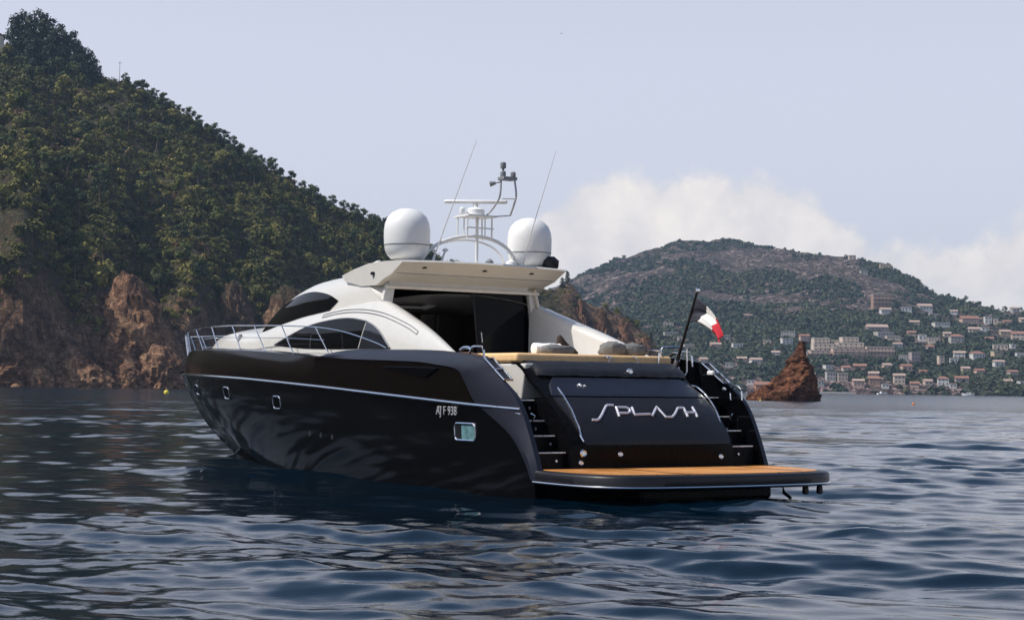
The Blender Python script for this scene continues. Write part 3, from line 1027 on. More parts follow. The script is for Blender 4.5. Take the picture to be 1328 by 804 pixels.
def tree_kind(kind, seed):
    g = np.random.RandomState(seed)
    if kind == 'umbrella_pine':
        H = 6.6
        lean = g.uniform(-.9, .9)
        path = crv([(0, 0, -.8), (lean * .2, 0, H * .3), (lean * .7, .1, H * .6), (lean, .1, H * .86)], 7)
        lobes, limbs = [], []
        for k in range(9):
            a = k * 2.05 + g.uniform(-.3, .3)
            rr = g.uniform(.7, 2.0)
            c = (lean + rr * math.cos(a), rr * math.sin(a), H * g.uniform(.5, .93))
            lobes.append((*c, g.uniform(.8, 1.3), g.uniform(.8, 1.3), g.uniform(.5, .85)))
            q = path[4 if k % 2 else 5]
            limbs.append((q, (c[0], c[1], c[2] - .2), .10))
        lobes.append((lean, 0, H * .95, 1.1, 1.1, .7))
        V, Q = leaf_quads(760, lobes, .2, seed, .35, .4)
        mat = M['pine']
        r0 = .21
    elif kind == 'evergreen_oak':
        H = 5.5
        path = crv([(0, 0, -.8), (.1, 0, H * .25), (-.1, .1, H * .5), (0, .1, H * .75)], 6)
        lobes, limbs = [], []
        for k in range(7):
            a = k * .9 + g.uniform(-.3, .3)
            rr = g.uniform(.6, 1.5)
            c = (rr * math.cos(a), rr * math.sin(a), H * g.uniform(.35, .8))
            lobes.append((*c, g.uniform(.8, 1.3), g.uniform(.8, 1.3), g.uniform(.7, 1.1)))
            limbs.append((path[2 + k % 3], c, .09))
        lobes.append((0, 0, H * .85, 1.1, 1.1, .8))
        V, Q = leaf_quads(560, lobes, .24, seed, .55, .3)
        mat = M['oak']
        r0 = .2
    else:
        H = 11.0
        path = crv([(0, 0, -.8), (.05, 0, H * .3), (0, 0, H * .6), (.02, 0, H * .95)], 6)
        lobes, limbs = [], []
        for k in range(12):
            z = H * (.16 + .8 * k / 12)
            rr = 2.5 * (1 - k / 14) ** .5 * g.uniform(.8, 1.2)
            a = k * 2.4
            c = (rr * .55 * math.cos(a), rr * .55 * math.sin(a), z)
            lobes.append((*c, rr * .6 + .25, rr * .6 + .25, 1.05))
            limbs.append((path[min(4, 1 + k // 3)], c, .06))
        V, Q = leaf_quads(1100, lobes, .24, seed, .4, .2)
        mat = M['conifer']
        r0 = .24
    return V, Q, mat, path, r0, limbs


PROTO = {}
for kind, n in (('umbrella_pine', 5), ('evergreen_oak', 5), ('dark_conifer', 4)):
    for k in range(n):
        V, Q, mat, path, r0, limbs = tree_kind(kind, 300 + 17 * k + len(kind))
        crown = fast_mesh('crown', V, Q, mat, link=False)
        mb = trunk_mesh(path, r0, limbs)
        tr = bpy.data.meshes.new('trunk')
        tr.from_pydata(mb.v, [], mb.f)
        tr.materials.append(M['bark'])
        PROTO[(kind, k)] = (crown, tr)
NK = {'umbrella_pine': 5, 'evergreen_oak': 5, 'dark_conifer': 4}


def tree(kind, p, s, label, group, g=_g, sz=1.0):
    o = empty(kind, (p[0], p[1], p[2]), g.uniform(0, 6.28))
    o.scale = (s, s, s * sz)
    tag(o, label, 'tree', group)
    cm, tm = PROTO[(kind, g.randint(0, NK[kind]))]
    for nm, me in (('crown', cm), ('trunk', tm)):
        c = bpy.data.objects.new(nm, me)
        col.objects.link(c)
        c.parent = o
    return o


ORD = ['first', 'second', 'third', 'fourth', 'fifth', 'sixth', 'seventh', 'eighth', 'ninth', 'tenth', 'eleventh', 'twelfth', 'thirteenth', 'fourteenth',
       'fifteenth', 'sixteenth', 'seventeenth', 'eighteenth', 'nineteenth', 'twentieth', 'twenty-first', 'twenty-second', 'twenty-third', 'twenty-fourth']
# dark conifers at the top of the slope
for k, (u, wv, s) in enumerate([(-40, .98, 1.3), (-18, .975, 1.2), (18, .975, 1.45), (27, .985, 1.6), (35, .97, 1.5), (43, .985, 1.7), (52, .975, 1.55), (60, .985, 1.7), (68, .97, 1.5), (76, .98, 1.55),
                                (84, .97, 1.4), (91, .98, 1.4), (98, .97, 1.25), (104, .98, 1.15), (110, .97, 1.1), (116, .975, 1.0), (122, .98, .85), (128, .975, .6), (40, .945, 1.2), (62, .945, 1.25), (80, .945, 1.1), (97, .945, 1.0), (112, .95, .8)]):
    tree('dark_conifer', LT.point(u, wv), s * 1.3, 'dark conifer in the dense clump at the hilltop on the left', 'conifers at the hilltop')
# pines strung along the skyline
sky_u = [163, 176, 187, 199, 211, 222, 233, 246, 258, 268, 279, 290, 303, 312, 325, 338, 351, 364, 378, 391, 404, 419, 432, 446]
for k, u in enumerate(sky_u):
    tree('umbrella_pine' if k % 4 != 1 else 'evergreen_oak', LT.point(u, .992) - np.array([0, 0, .5]), _g.uniform(.75, 1.2) * (.85 if k % 3 == 0 else 1), 'skyline tree, %s going down the crest from the utility pole' % ORD[k], 'trees on the skyline')
sky_l = [457, 464, 472, 481, 489, 496, 503, 510, 518, 526]
for k, u in enumerate(sky_l):
    tree('umbrella_pine' if k % 3 != 1 else 'evergreen_oak', LT.point(u, .992) - np.array([0, 0, .5]), _g.uniform(.8, 1.15), 'skyline tree, %s up the crest from the port satellite dome' % ORD[len(sky_l) - 1 - k], 'trees on the skyline')
for k in range(75):
    u = _g.uniform(-20, 560)
    kd = 'umbrella_pine' if _g.rand() < .5 else 'evergreen_oak'
    tree(kd, LT.point(u, _g.uniform(.93, .985)) - np.array([0, 0, .6]), _g.uniform(.5, .95), 'low tree in the belt of woodland along the top of the left slope', 'trees in the belt under the skyline')
for k, (u, s) in enumerate([(541, .8), (560, .75), (585, .62), (612, .6)]):
    tree('umbrella_pine', LT.point(u, .99), s, ['pine on the crest just right of the port satellite dome', 'low pine on the crest behind the whip aerial foot',
                                             'small pine on the crest seen through the roof arch', 'small pine on the crest behind the mast pole'][k], 'umbrella pines on the skyline')
for k in range(190):
    while True:
        u, wv = _g.uniform(-60, 560), _g.uniform(.1, .97)
        p = LT.point(u, wv)
        if p[2] > 26:
            break
    kd = 'evergreen_oak' if _g.rand() < .62 else 'umbrella_pine'
    tree(kd, p, _g.uniform(.7, 1.75), 'round leafy evergreen growing in the scrub of the left hillside' if kd == 'evergreen_oak' else 'flat-topped pine growing in the scrub of the left hillside',
         'evergreens on the hillside' if kd == 'evergreen_oak' else 'pines on the hillside', sz=_g.uniform(.85, 1.15))
# a few on the rocky headland
for u, wv, kd, s, lb in [(736, .97, 'dark_conifer', .62, 'dark conifer on the peak of the rocky headland'),
                         (729, .93, 'dark_conifer', .5, 'smaller dark conifer beside the headland peak'),
                         (786, .93, 'evergreen_oak', .8, 'leafy bush tree high on the rocky headland'),
                         (800, .9, 'evergreen_oak', .75, 'leafy tree in the middle of the headland crest'),
                         (826, .85, 'evergreen_oak', .9, 'pale green tree low on the headland, left of the cypress'),
                         (844, .9, 'dark_conifer', .45, 'small cypress at the seaward end of the headland')]:
    tree(kd, LT.point(u, wv), s, lb, 'trees on the headland')
# pines along the ridge of the far hill
fr = [(985, .8), (1018, .9), (1040, .8), (1062, .8), (1113, .9), (1126, 1.0), (1137, .9), (1156, 1.0), (1165, 1.0), (1209, 1.2), (1219, 1.0), (1229, 1.3), (1243, 1.0), (1252, 1.5), (1262, 1.1),
      (1270, 1.2), (1287, 1.1), (1304, 1.5), (1314, 1.3), (1324, 1.1)]
for k, (u, s) in enumerate(fr):
    tree('umbrella_pine' if k % 2 else 'evergreen_oak', FT.point(u, .995) - np.array([0, 0, 1.6]), s * .8, 'tree on the ridge of the far hill, %s from the left' % ORD[k], 'trees on the far ridge')


# ================================================================== ROCKS
def rock_blob(name, u, D, wpx, top_v, base_v, depth, seed, label, mat, rough=.34, point=.0, group=None):
    """an outcrop standing at distance D: half-buried displaced mass, widest at the foot"""
    base = on_water(u, D)
    Wd = wpx / FPX * D / 2
    H = max(1.0, at(u, top_v, D).z)
    import bmesh
    b = bmesh.new()
    bmesh.ops.create_icosphere(b, subdivisions=5, radius=1.0)
    off = Vector((seed * 7.3, seed * 3.1, seed * 1.7))
    for v in b.verts:
        n = v.co.copy()
        hz = max(0.0, n.z)
        taper = 1 - point * hz ** 1.3
        q = Vector((n.x * Wd * taper, n.y * depth * taper, (n.z if n.z > 0 else n.z * .3) * H))
        s = q / max(3.0, Wd * .55)
        rd = mnoise.ridged_multi_fractal(s * .9 + off, 1.0, 2.1, 5, 1.0, 2.0) - 1.0
        fb = mnoise.fractal(s * 2.6 + off, .8, 2.1, 5)
        # strata: rock splits along tilted planes
        st = abs(((q.z * .8 + q.x * .45 + fb * 1.2) / max(1.6, H * .11)) % 1.0 - .5)
        k = rough * (1 - .45 * hz) * (rd * .5 + fb * .5 + (st - .25) * .5)
        v.co = q + Vector((n.x * Wd, n.y * depth, n.z * H * .55)) * k
    me = bpy.data.meshes.new(name)
    b.to_mesh(me)
    b.free()
    me.materials.append(mat)
    me.polygons.foreach_set('use_smooth', [True] * len(me.polygons))
    me.set_sharp_from_angle(angle=R(38))
    o = bpy.data.objects.new(name, me)
    col.objects.link(o)
    o.location = base
    tag(o, label, 'rock', group)
    return o


rock_blob('cliff_outcrop', 166, 512, 140, 352, 500, 19, 1, 'tall sunlit brown crag rising from the water left of the bow', M['boulder'], .30, .5)
rock_blob('cliff_outcrop', 78, 512, 62, 372, 490, 12, 2, 'narrow dark crag beside the tall sunlit one', M['boulder'], .30, .45)
rock_blob('cliff_outcrop', 6, 478, 90, 428, 502, 11, 3, 'low brown crag at the left edge of the shore', M['boulder'], .36, .25)
rock_blob('shore_boulder', 100, 485, 84, 462, 503, 6, 4, 'sloping brown boulder at the waterline between two crags', M['boulder'], .4, .3)
rock_blob('shore_boulder', 205, 500, 74, 447, 503, 8, 5, 'rounded brown boulder at the waterline nearest the bow', M['boulder'], .38, .2)
rock_blob('shore_boulder', 20, 466, 12, 501, 504, 1.2, 6, 'tiny flat rock awash at the left shore', M['boulder'], .4, .2)
rock_blob('cliff_outcrop', 300, 585, 70, 365, 500, 12, 7, 'dark cliff face behind the bow rail', M['rock'], .32, .15)
rock_blob('cliff_outcrop', 372, 600, 90, 372, 500, 12, 8, 'dark cliff face behind the forward cabin window', M['rock'], .3, .15)
rock_blob('cliff_outcrop', 455, 640, 90, 352, 500, 12, 9, 'dark cliff just left of the roof spoiler', M['rock'], .3, .15)

for u_, D_, w_, tv, bv, dp, sd, lb in [(48, 476, 46, 474, 503, 4.5, 21, 'rounded brown boulder at the waterline, right of the low crag at the left edge'), (132, 488, 40, 478, 503, 4, 22, 'small rounded boulder leaning against the sloping one at the waterline'),
                                       (166, 492, 44, 470, 503, 5, 23, 'rounded boulder at the foot of the tall sunlit crag'), (232, 512, 34, 470, 503, 4, 24, 'boulder at the waterline just in front of the bow tip')]:
    rock_blob('shore_boulder', u_, D_, w_, tv, bv, dp, sd, lb, M['boulder'], .24, .2)
for u_, D_, w_, tv, dp, sd, lb in [(752, 792, 44, 392, 16, 31, 'reddish rock mass under the headland peak'), (780, 790, 50, 404, 16, 32, 'reddish rock mass in the upper middle of the headland'),
                                   (808, 792, 50, 416, 15, 33, 'reddish rock mass in the lower middle of the headland'), (836, 796, 42, 436, 13, 34, 'reddish rock mass near the seaward end of the headland')]:
    rock_blob('headland_rock', u_, D_, w_, tv, 500, dp, sd, lb, M['headrock'], .36, .45)


def sea_stack():
    D = 295.0
    prof = [(443, 1035, 1042), (446, 1033, 1044), (452, 1032, 1045), (458, 1030, 1045), (463, 1026, 1047), (470, 1023, 1049), (474, 1019, 1053), (484, 1015, 1056), (489, 1006, 1057), (496, 999, 1059), (502, 987, 1059), (508, 980, 1060), (517, 974, 1062), (526, 972, 1064), (540, 970, 1066)]
    c0 = on_water(1020, D)
    rows = []
    N = 90
    zz = np.linspace(0, 1, 70)
    off = Vector((4.2, 1.1, 8.8))
    for t in zz:
        v = 540 - t * (540 - 443)
        xl, xr = [ip(v, [(a, b) for a, b, c in prof]), ip(v, [(a, c) for a, b, c in prof])]
        pl, pr = at(xl, v, D), at(xr, v, D)
        cx, rx = (pl.x + pr.x) / 2, (pr.x - pl.x) / 2
        ry = min(rx * 1.05, 5.0)
        row = []
        for k in range(N):
            a = 2 * math.pi * k / N
            ca_, sa_ = math.cos(a), math.sin(a)
            dx_ = math.copysign(abs(ca_) ** 1.35, ca_)
            dy_ = math.copysign(abs(sa_) ** 1.35, sa_)
            q = Vector((cx + rx * dx_ + .16 * rx * abs(dy_) - c0.x, ry * 1.25 * dy_, (pl.z + pr.z) / 2))
            rd = mnoise.ridged_multi_fractal(q * .32 + off, 1.0, 2.1, 5, 1.0, 2.0) - 1.1
            fb = mnoise.fractal(q * .9 + off, .8, 2.1, 5)
            st = abs(((q.z * .75 - q.x * .75 + fb * .5) / 1.1) % 1.0 - .5) - .25
            fc = (abs(((q.x * .5 + q.y * 1.0 + q.z * .35 + fb * .6) / 2.6) % 1.0 - .5) - .25) * 2
            kk = min(1, rx / 1.5) * (.75 * rd + .35 * fb + .5 * st + .6 * fc) * .85
            q += Vector((math.cos(a), math.sin(a), .25)) * kk
            row.append(q)
        rows.append(row)
    mb = MB().grid(rows, close=True, cap0=True, cap1=True)
    o = mb.build('sea_stack', M['stack'], smooth=40)
    o.location = c0
    tag(o, 'pointed red rock standing in the bay right of the stern', 'rock')


sea_stack()
rock_blob('reef', 982, 300, 26, 505, 519, 2.2, 12, 'low reddish reef at the foot of the pointed red rock', M['stack'], .4, .2)
rock_blob('headland_rock', 852, 806, 40, 470, 500, 14, 13, 'dark rock at the tip of the headland', M['boulder'], .36, .2)

# utility pole on the crest
p = LT.point(155, .995)
mb = MB()
mb.tube([(0, 0, -1), (0, 0, 9.4)], [.12, .09], 8)
pole = mb.build('utility_pole', M['grey'])
pole.location = p
tag(pole, 'thin utility pole standing on the crest of the left hill', 'pole')
MB().box((-.8, -.06, 8.6), (.8, .06, 8.75)).build('crossarm', M['grey'], pole)

# ruined tower at the top left
p = LT.point(2, .99)
tw = empty('stone_house', (p[0] - 1.5, p[1], p[2] - 5), .3)
tag(tw, 'pale stone house half hidden among conifers at the hilltop', 'house')
MB().box((-2.4, -2.4, 0), (2.4, 2.4, 13.0)).build('wall', M['cream'], tw)
MB().prism([(-2.7, 13.0), (2.7, 13.0), (0, 14.4)], lambda q: (q[0], -2.7, q[1]), lambda q: (q[0], 2.7, q[1])).build('roof', pmat('clay_tile', (.30, .13, .08), .8, var=.25), tw)
MB().box((-.5, -2.46, 9.6), (.5, -2.3, 11.0)).build('window', M['glass'], tw)


# ================================================================== BUOYS, FAR BOATS, GULL
def buoy(u, D, r, mat, label):
    q = on_water(u, D)
    o = empty('mooring_buoy', q)
    tag(o, label, 'buoy', 'mooring buoys')
    mb = MB()
    mb.lathe([(0.02, -r), (r * .8, -.62 * r), (r, 0), (r * .86, .5 * r), (r * .5, .87 * r), (.02, r)], (0, 0, r * .35), 20)
    mb.build('float', mat, o)
    mb = MB()
    mb.tube([(-r * .16, 0, r * 1.3), (-r * .14, 0, r * 1.58), (r * .14, 0, r * 1.58), (r * .16, 0, r * 1.3)], r * .05, 6)
    mb.build('lifting_ring', M['chrome'], o)


buoy(216, 265, .42, M['yellow'], 'yellow mooring buoy floating left of the bow')
buoy(1185, 235, .22, M['orange'], 'small orange buoy floating on the open water at right')
buoy(958 + 28, 280, .16, M['yellow'], 'tiny pale yellow buoy in front of the red reef')


def far_boat(u, D, s, rz, label):
    o = empty('motorboat', on_water(u, D), rz)
    o.scale = (s, s, s)
    tag(o, label, 'boat', 'motorboats off the far shore')
    rows = []
    for x in np.linspace(-3, 3.4, 14):
        t = (x + 3) / 6.4
        y = 1.15 * (1 - max(0, t - .45) ** 2 / .32)
        y = max(.02, y)
        zt = .8 + .35 * t * t
        rows.append([(x, 0, -.4 + .5 * max(0, t - .6)), (x, y * .8, 0.05), (x, y, zt), (x, y * .85, zt + .04), (x, 0, zt + .05), (x, -y * .85, zt + .04), (x, -y, zt), (x, -y * .8, .05)])
    MB().grid(rows, close=True, cap0=True, cap1=True).build('hull', M['whitepaint'], o)
    c = MB().prism([(-1.2, .8), (1.6, .95), (.7, 1.75), (-1.0, 1.8)], lambda q: (q[0], -.75, q[1]), lambda q: (q[0], .75, q[1])).build('cabin', M['whitepaint'], o, bevel=.1)
    MB().prism([(.8, 1.1), (1.42, 1.12), (.75, 1.62), (-.6, 1.66), (-.6, 1.15)], lambda q: (q[0], -.77, q[1]), lambda q: (q[0], .77, q[1])).build('window', M['glass'], c)
    MB().tube([(-2.6, -.9, .8), (-2.6, -.9, 1.5), (-1.3, -.9, 1.7)], .04, 6).build('rail', M['chrome'], o)


far_boat(1144, 1150, 1.15, .3, 'small white motorboat moored off the far shore, left of the two')
far_boat(1256, 1150, 1.3, 2.9, 'white motorboat with a raised cabin off the far shore below the village')


def gull():
    q = at(728, 44, 420)
    o = empty('gull', q, .6)
    tag(o, 'lone gull flying high above the yacht', 'bird')
    b = MB()
    b.tube([(-.24, 0, 0), (-.14, 0, .02), (.05, 0, .03), (.16, 0, .05), (.23, 0, .045), (.28, 0, .03)], [.015, .055, .075, .05, .038, .008], 10)
    for sgn in (1, -1):
        rows = []
        for y, z, xl, xt_ in [(.03, .04, .11, -.06), (.2, .12, .13, -.05), (.38, .13, .09, -.06), (.6, .06, -.02, -.1)]:
            rows.append([(xl, sgn * y, z), ((xl + xt_) / 2, sgn * y, z + .012), (xt_, sgn * y, z), ((xl + xt_) / 2, sgn * y, z - .006)])
        b.grid(rows, close=True, cap0=True, cap1=True)
    b.grid([[(-.2, -.03, 0), (-.2, .03, 0), (-.2, 0, .02)], [(-.34, -.07, 0), (-.34, .07, 0), (-.34, 0, .01)]], close=True, cap0=True, cap1=True)
    b.build('body', M['gull'], o)


gull()

# ================================================================== YACHT
# local axes: x forward from the transom, y to port, z up from the waterline, metres
yacht = empty('motor_yacht', (2.394, 27.107, 0.0), R(123))
tag(yacht, 'black and white motor yacht at anchor with its stern and port side towards us', 'yacht')

BMP = [(-.1, 2.38), (0, 2.40), (2, 2.45), (6, 2.50), (10, 2.45), (13, 2.24), (15, 1.88), (16, 1.57), (17, 1.18), (18, .78), (19, .37), (19.6, .15), (20.07, 0.0)]
RAILZ = [(-.5, 1.32), (.41, 1.36), (2.05, 1.43), (4.58, 1.55), (7.62, 1.69), (11.58, 1.83), (16, 1.90), (20.07, 1.91)]
KNZ = [(1.5, 1.90), (2.26, 1.98), (3.54, 2.11), (5.73, 2.165), (7.27, 2.215), (8.4, 2.27), (9.62, 2.33), (11.8, 2.405), (14.2, 2.43), (16, 2.42), (17, 2.38), (18, 2.24), (18.7, 2.14), (19.4, 2.03), (20.15, 1.94)]
STEM = [(-.7, 14.6), (-.3, 15.6), (.1, 16.79), (.39, 17.65), (.77, 18.49), (1.24, 19.26), (1.9, 20.05), (2.3, 20.16)]


def bm(x):
    return sm(x, BMP)


def railz(x):
    return sm(x, RAILZ)


def mir(pts):
    return [(p[0], -p[1], p[2]) for p in pts]


# ---- hull below the rub rail
def hull_half(sgn):
    ns, nt_ = 90, 14
    xa = lambda z: ip(z, [(-.7, .12), (.3, .12), (.58, .29), (.97, .69), (1.34, 1.46), (1.5, 1.75)])
    rows = []
    for a in range(nt_):
        t = a / (nt_ - 1)
        row = []
        for i in range(ns):
            s = i / (ns - 1)
            xr = 1.46 + (20.07 - 1.46) * s
            zr = railz(xr)
            z = -.7 + (zr + .7) * t
            x0, x1 = xa(z), ip(z, STEM)
            x = x0 + (x1 - x0) * s
            f = 1 - (1 - t) ** 1.4 * (.10 + .62 * s ** 2.2)
            y = bm(xr) * f * (1.0 if s < 1 else 0)
            if t < .12:
                y *= .93
            row.append((x, sgn * y, z))
        rows.append(row)
    return rows


hb = MB()
for sgn in (1, -1):
    hb.grid(hull_half(sgn))
hb.box((.1, -2.1, -.6), (1.6, 2.1, .36))
hull = hb.build('hull', M['black'], yacht, smooth=50)

# ---- topside between rub rail and knuckle (brown-black), closed over by the bow cap
for sgn in (1, -1):
    rows = []
    nt_ = 7
    for a in range(nt_ + 2):
        t = min(1, a / (nt_ - 1))
        row = []
        for i in range(100):
            s = i / 99
            x0 = 1.52 + (2.24 - 1.52) * t
            x = x0 + (20.10 + .06 * t - x0) * s
            xr = min(x, 20.07)
            z = railz(xr) + (sm(x, KNZ) - railz(xr)) * t
            y = bm(xr) - .015 - .05 * t * t * (1 if x > 7.5 else .2)
            if x > 7.3:
                k = min(1, (x - 7.3) / 1.5)
                y -= k * (.05 * t ** 3)
            y = max(.0, y)
            if a >= nt_:
                k = min(1, max(0, (x - 6.5) / 1.5))
                ins = (.10 if a == nt_ else .24) * (k if x > 6.5 else .3)
                y = max(0, y - ins)
                z += (.035 if a == nt_ else .02) * k
            row.append((x, sgn * y, z))
        rows.append(row)
    ob = MB().grid(rows).build('topside', M['brownblack'], yacht, smooth=40)
    # dark triangular vent pressed into the topside
    yv = lambda x: sgn * (bm(x) + .004)
    vent = [(4.6, 2.03), (2.85, 2.0), (3.25, 1.84)]
    MB().prism(vent, lambda q: (q[0], yv(q[0]), q[1]), lambda q: (q[0], yv(q[0]) - sgn * .05, q[1])).build('vent', M['black'], ob, smooth=0)
    MB().tube([(q[0], yv(q[0]), q[1]) for q in vent], .006, 6, closed=True).build('vent_trim', M['black'], ob)

# ---- quarter wing: charcoal shoulder and aft facet, with its inner wall
LOW = [(7.27, 2.215), (6.5, 2.19), (5.73, 2.165), (4.6, 2.14), (3.54, 2.11), (2.9, 2.06), (2.26, 1.98), (2.01, 1.78), (1.73, 1.48), (1.45, 1.34), (.69, .97), (.29, .58), (.12, .30)]
UPP = [(7.35, 2.222), (6.65, 2.31), (6.0, 2.345), (4.75, 2.335), (3.5, 2.315), (2.6, 2.27), (1.67, 2.15), (1.2, 1.88), (.75, 1.61), (.5, 1.36), (.3, 1.02), (.1, .60), (.0, .30)]
WIN = []
for sgn in (1, -1):
    lo, up = crv(LOW, 73), crv(UPP, 73)
    r0 = [(x, sgn * (bm(x) + .002), z) for x, z in lo]
    ins = [.02 + .14 * min(1, i / 12) - .07 * min(1, max(0, (i - 28) / 10)) for i in range(73)]
    r1 = [(x, sgn * (bm(x) - ins[i] * .9), z - .012) for i, (x, z) in enumerate(up)]
    r2 = [(x, sgn * (bm(x) - ins[i] - .015), z) for i, (x, z) in enumerate(up)]
    r3 = [(x, sgn * (bm(x) - ins[i] - .075 * min(1, i / 30)), z - .004) for i, (x, z) in enumerate(up)]
    r4 = [(x, sgn * (bm(x) - ins[i] - .08 * min(1, i / 30)), max(.30, z - (.3 if i < 34 else 3))) for i, (x, z) in enumerate(up)]
    # the aft facet: slightly hollow between the two edges
    rm = [tuple(a * .5 + b * .5 for a, b in zip(p, q)) for p, q in zip(r0, r1)]
    rm = [(p[0], p[1] + sgn * .035, p[2]) for p in rm]
    wing = MB().grid([r0, rm, r1]).grid([r1, r2, r3]).build('quarter_wing', M['charcoal'], yacht, smooth=32)
    MB().grid([r3, r4]).build('inner_face', M['black'], wing, smooth=32)
    # polished vent frame with two slots along the sloping top edge
    pa, pb = Vector((1.62, 0, 2.135)), Vector((1.02, 0, 1.775))
    for k in range(2):
        a0, a1 = pa.lerp(pb, .5 * k + .02), pa.lerp(pb, .5 * k + .48)
        q = []
        for P, yy in ((a0, 2.16), (a0, 2.32), (a1, 2.32), (a1, 2.16)):
            q.append((P.x - .01, sgn * yy, P.z + .03))
        fr = MB().tube(q, .015, 8, closed=True).build('vent_frame', M['chrome'], wing)
        MB().add([(p[0], p[1], p[2] - .012) for p in q], [(0, 1, 2, 3)]).build('slot', M['satinblack'], wing, smooth=0)
    # mooring rail by the cockpit side gate
    MB().tube([(2.34, sgn * 2.16, 2.22), (2.27, sgn * 2.16, 2.34), (2.2, sgn * 2.16, 2.36), (1.96, sgn * 2.16, 2.35), (1.90, sgn * 2.16, 2.29), (1.87, sgn * 2.16, 2.10)], .02, 8).build('mooring_rail', M['chrome'], yacht)
    MB().tube([(2.55, sgn * 2.2, 2.30), (2.45, sgn * 2.2, 2.34), (2.3, sgn * 2.2, 2.34), (2.2, sgn * 2.2, 2.30)], .028, 8).build('cleat', M['chrome'], yacht)

# ---- rub rail
for sgn in (1, -1):
    xs = list(np.linspace(.53, 19.6, 60)) + [19.9, 20.08]
    off_ = lambda x: .085 * min(1, max(0, (1.48 - x) / .95))
    MB().tube([(x, sgn * (bm(min(x, 20.07)) + .012 - off_(x)), railz(min(x, 20.07)) - .004) for x in xs], .026, 8).build('rub_rail', M['chrome'], hull)
    MB().tube([(x, sgn * (bm(x) + .010 - off_(x)), railz(x) - .03 - .05 * (1.1 - x) / .6) for x in np.linspace(.50, 1.1, 12)], .012, 6).build('rub_rail', M['chrome'], hull)

# ---- portholes, exhausts and lights on the hull side
def hull_y(x, z):
    """outer half-beam of the lower hull at (x, z), read from the same loft"""
    s = min(1, max(0, (x - 1.46) / 18.61))
    best = None
    for it in range(12):
        xr = 1.46 + 18.61 * s
        x0 = ip(z, [(-.7, .12), (.3, .12), (.58, .29), (.97, .69), (1.34, 1.46), (1.5, 1.75)])
        s = min(1, max(0, (x - x0) / (ip(z, STEM) - x0)))
    xr = 1.46 + 18.61 * s
    t = min(1, (z + .7) / (railz(xr) + .7))
    return bm(xr) * (1 - (1 - t) ** 1.4 * (.10 + .62 * s ** 2.2))


def rrect(w_, h_, r_, n=5):
    out = []
    for cx, cy, a0 in ((w_ / 2 - r_, h_ / 2 - r_, 0), (-w_ / 2 + r_, h_ / 2 - r_, 90), (-w_ / 2 + r_, -h_ / 2 + r_, 180), (w_ / 2 - r_, -h_ / 2 + r_, 270)):
        for k in range(n):
            a = R(a0 + 90 * k / (n - 1))
            out.append((cx + r_ * math.cos(a), cy + r_ * math.sin(a)))
    return out


for sgn in (1, -1):
    for x, z, wd, hg, gl, lb in [(1.98, .97, .62, .27, 'aqua', None), (9.11, 1.34, .36, .24, 'glass', None), (11.86, 1.50, .36, .24, 'glass', None), (14.3, 1.55, .34, .22, 'glass', None)]:
        pl = rrect(wd, hg, .07)
        Y = lambda q, o: (x + q[0], sgn * (hull_y(x + q[0], z + q[1]) + o), z + q[1])
        fr = MB().tube([Y(q, .008) for q in pl], .014 if gl == 'glass' else .02, 6, closed=True).build('porthole', M['chrome'], yacht)
        n = len(pl)
        MB().add([Y(q, .006) for q in pl], [tuple(range(n))]).build('pane', M[gl], fr, smooth=0)
        if gl == 'aqua':
            MB().prism([(.30, -.12), (.30, .12), (.12, .12), (.12, -.12)], lambda q: Y(q, .010), lambda q: Y(q, .004)).build('blind', M['satinblack'], fr, smooth=0)
    for x, z in [(7.78, .77), (7.28, .755), (6.79, .735)]:
        y = hull_y(x, z)
        MB().tube([(x, sgn * (y - .05), z), (x, sgn * (y + .012), z)], [.045, .052], 12).build('hull_outlet', M['chrome'], yacht)


# registration letters under the rub rail
def lettering(body, size, extr, name, mat, place, parent):
    cu = bpy.data.curves.new(name, 'FONT')
    cu.body = body
    cu.size = size
    cu.extrude = extr
    tmp = bpy.data.objects.new('tmp', cu)
    col.objects.link(tmp)
    dg = bpy.context.evaluated_depsgraph_get()
    me = bpy.data.meshes.new_from_object(tmp.evaluated_get(dg))
    bpy.data.objects.remove(tmp)
    me.name = name
    for v in me.vertices:
        v.co = place(v.co.x, v.co.y, v.co.z)
    me.materials.clear()
    me.materials.append(mat)
    o = bpy.data.objects.new(name, me)
    col.objects.link(o)
    o.parent = parent
    return o


M['silver'] = pmat('silver_letters', (.62, .63, .66), .35, metal=.5, var=.05)
lettering('AJ F 938', .205, .006, 'registration_letters', M['silver'],
          lambda a, b, c: Vector((2.86 - a * .92, hull_y(2.86 - a * .92, 1.24 + b) + .012 + c, 1.235 + b)), hull)
lettering('AJ F 938', .205, .006, 'registration_letters', M['silver'],
          lambda a, b, c: Vector((2.1 + a * .92, -hull_y(2.1 + a * .92, 1.24 + b) - .012 - c, 1.235 + b)), hull)

# ---- side decks and foredeck
rows = []
for x in np.linspace(2.7, 19.8, 50):
    y = max(.02, bm(x) - .26)
    z = sm(x, KNZ) - .05 if x > 7 else ip(x, [(2.7, 2.2), (7, 2.17)])
    rows.append([(x, y, z), (x, y * .5, z + .02), (x, 0, z + .03), (x, -y * .5, z + .02), (x, -y, z)])
MB().grid(rows).build('side_deck', M['white'], yacht)

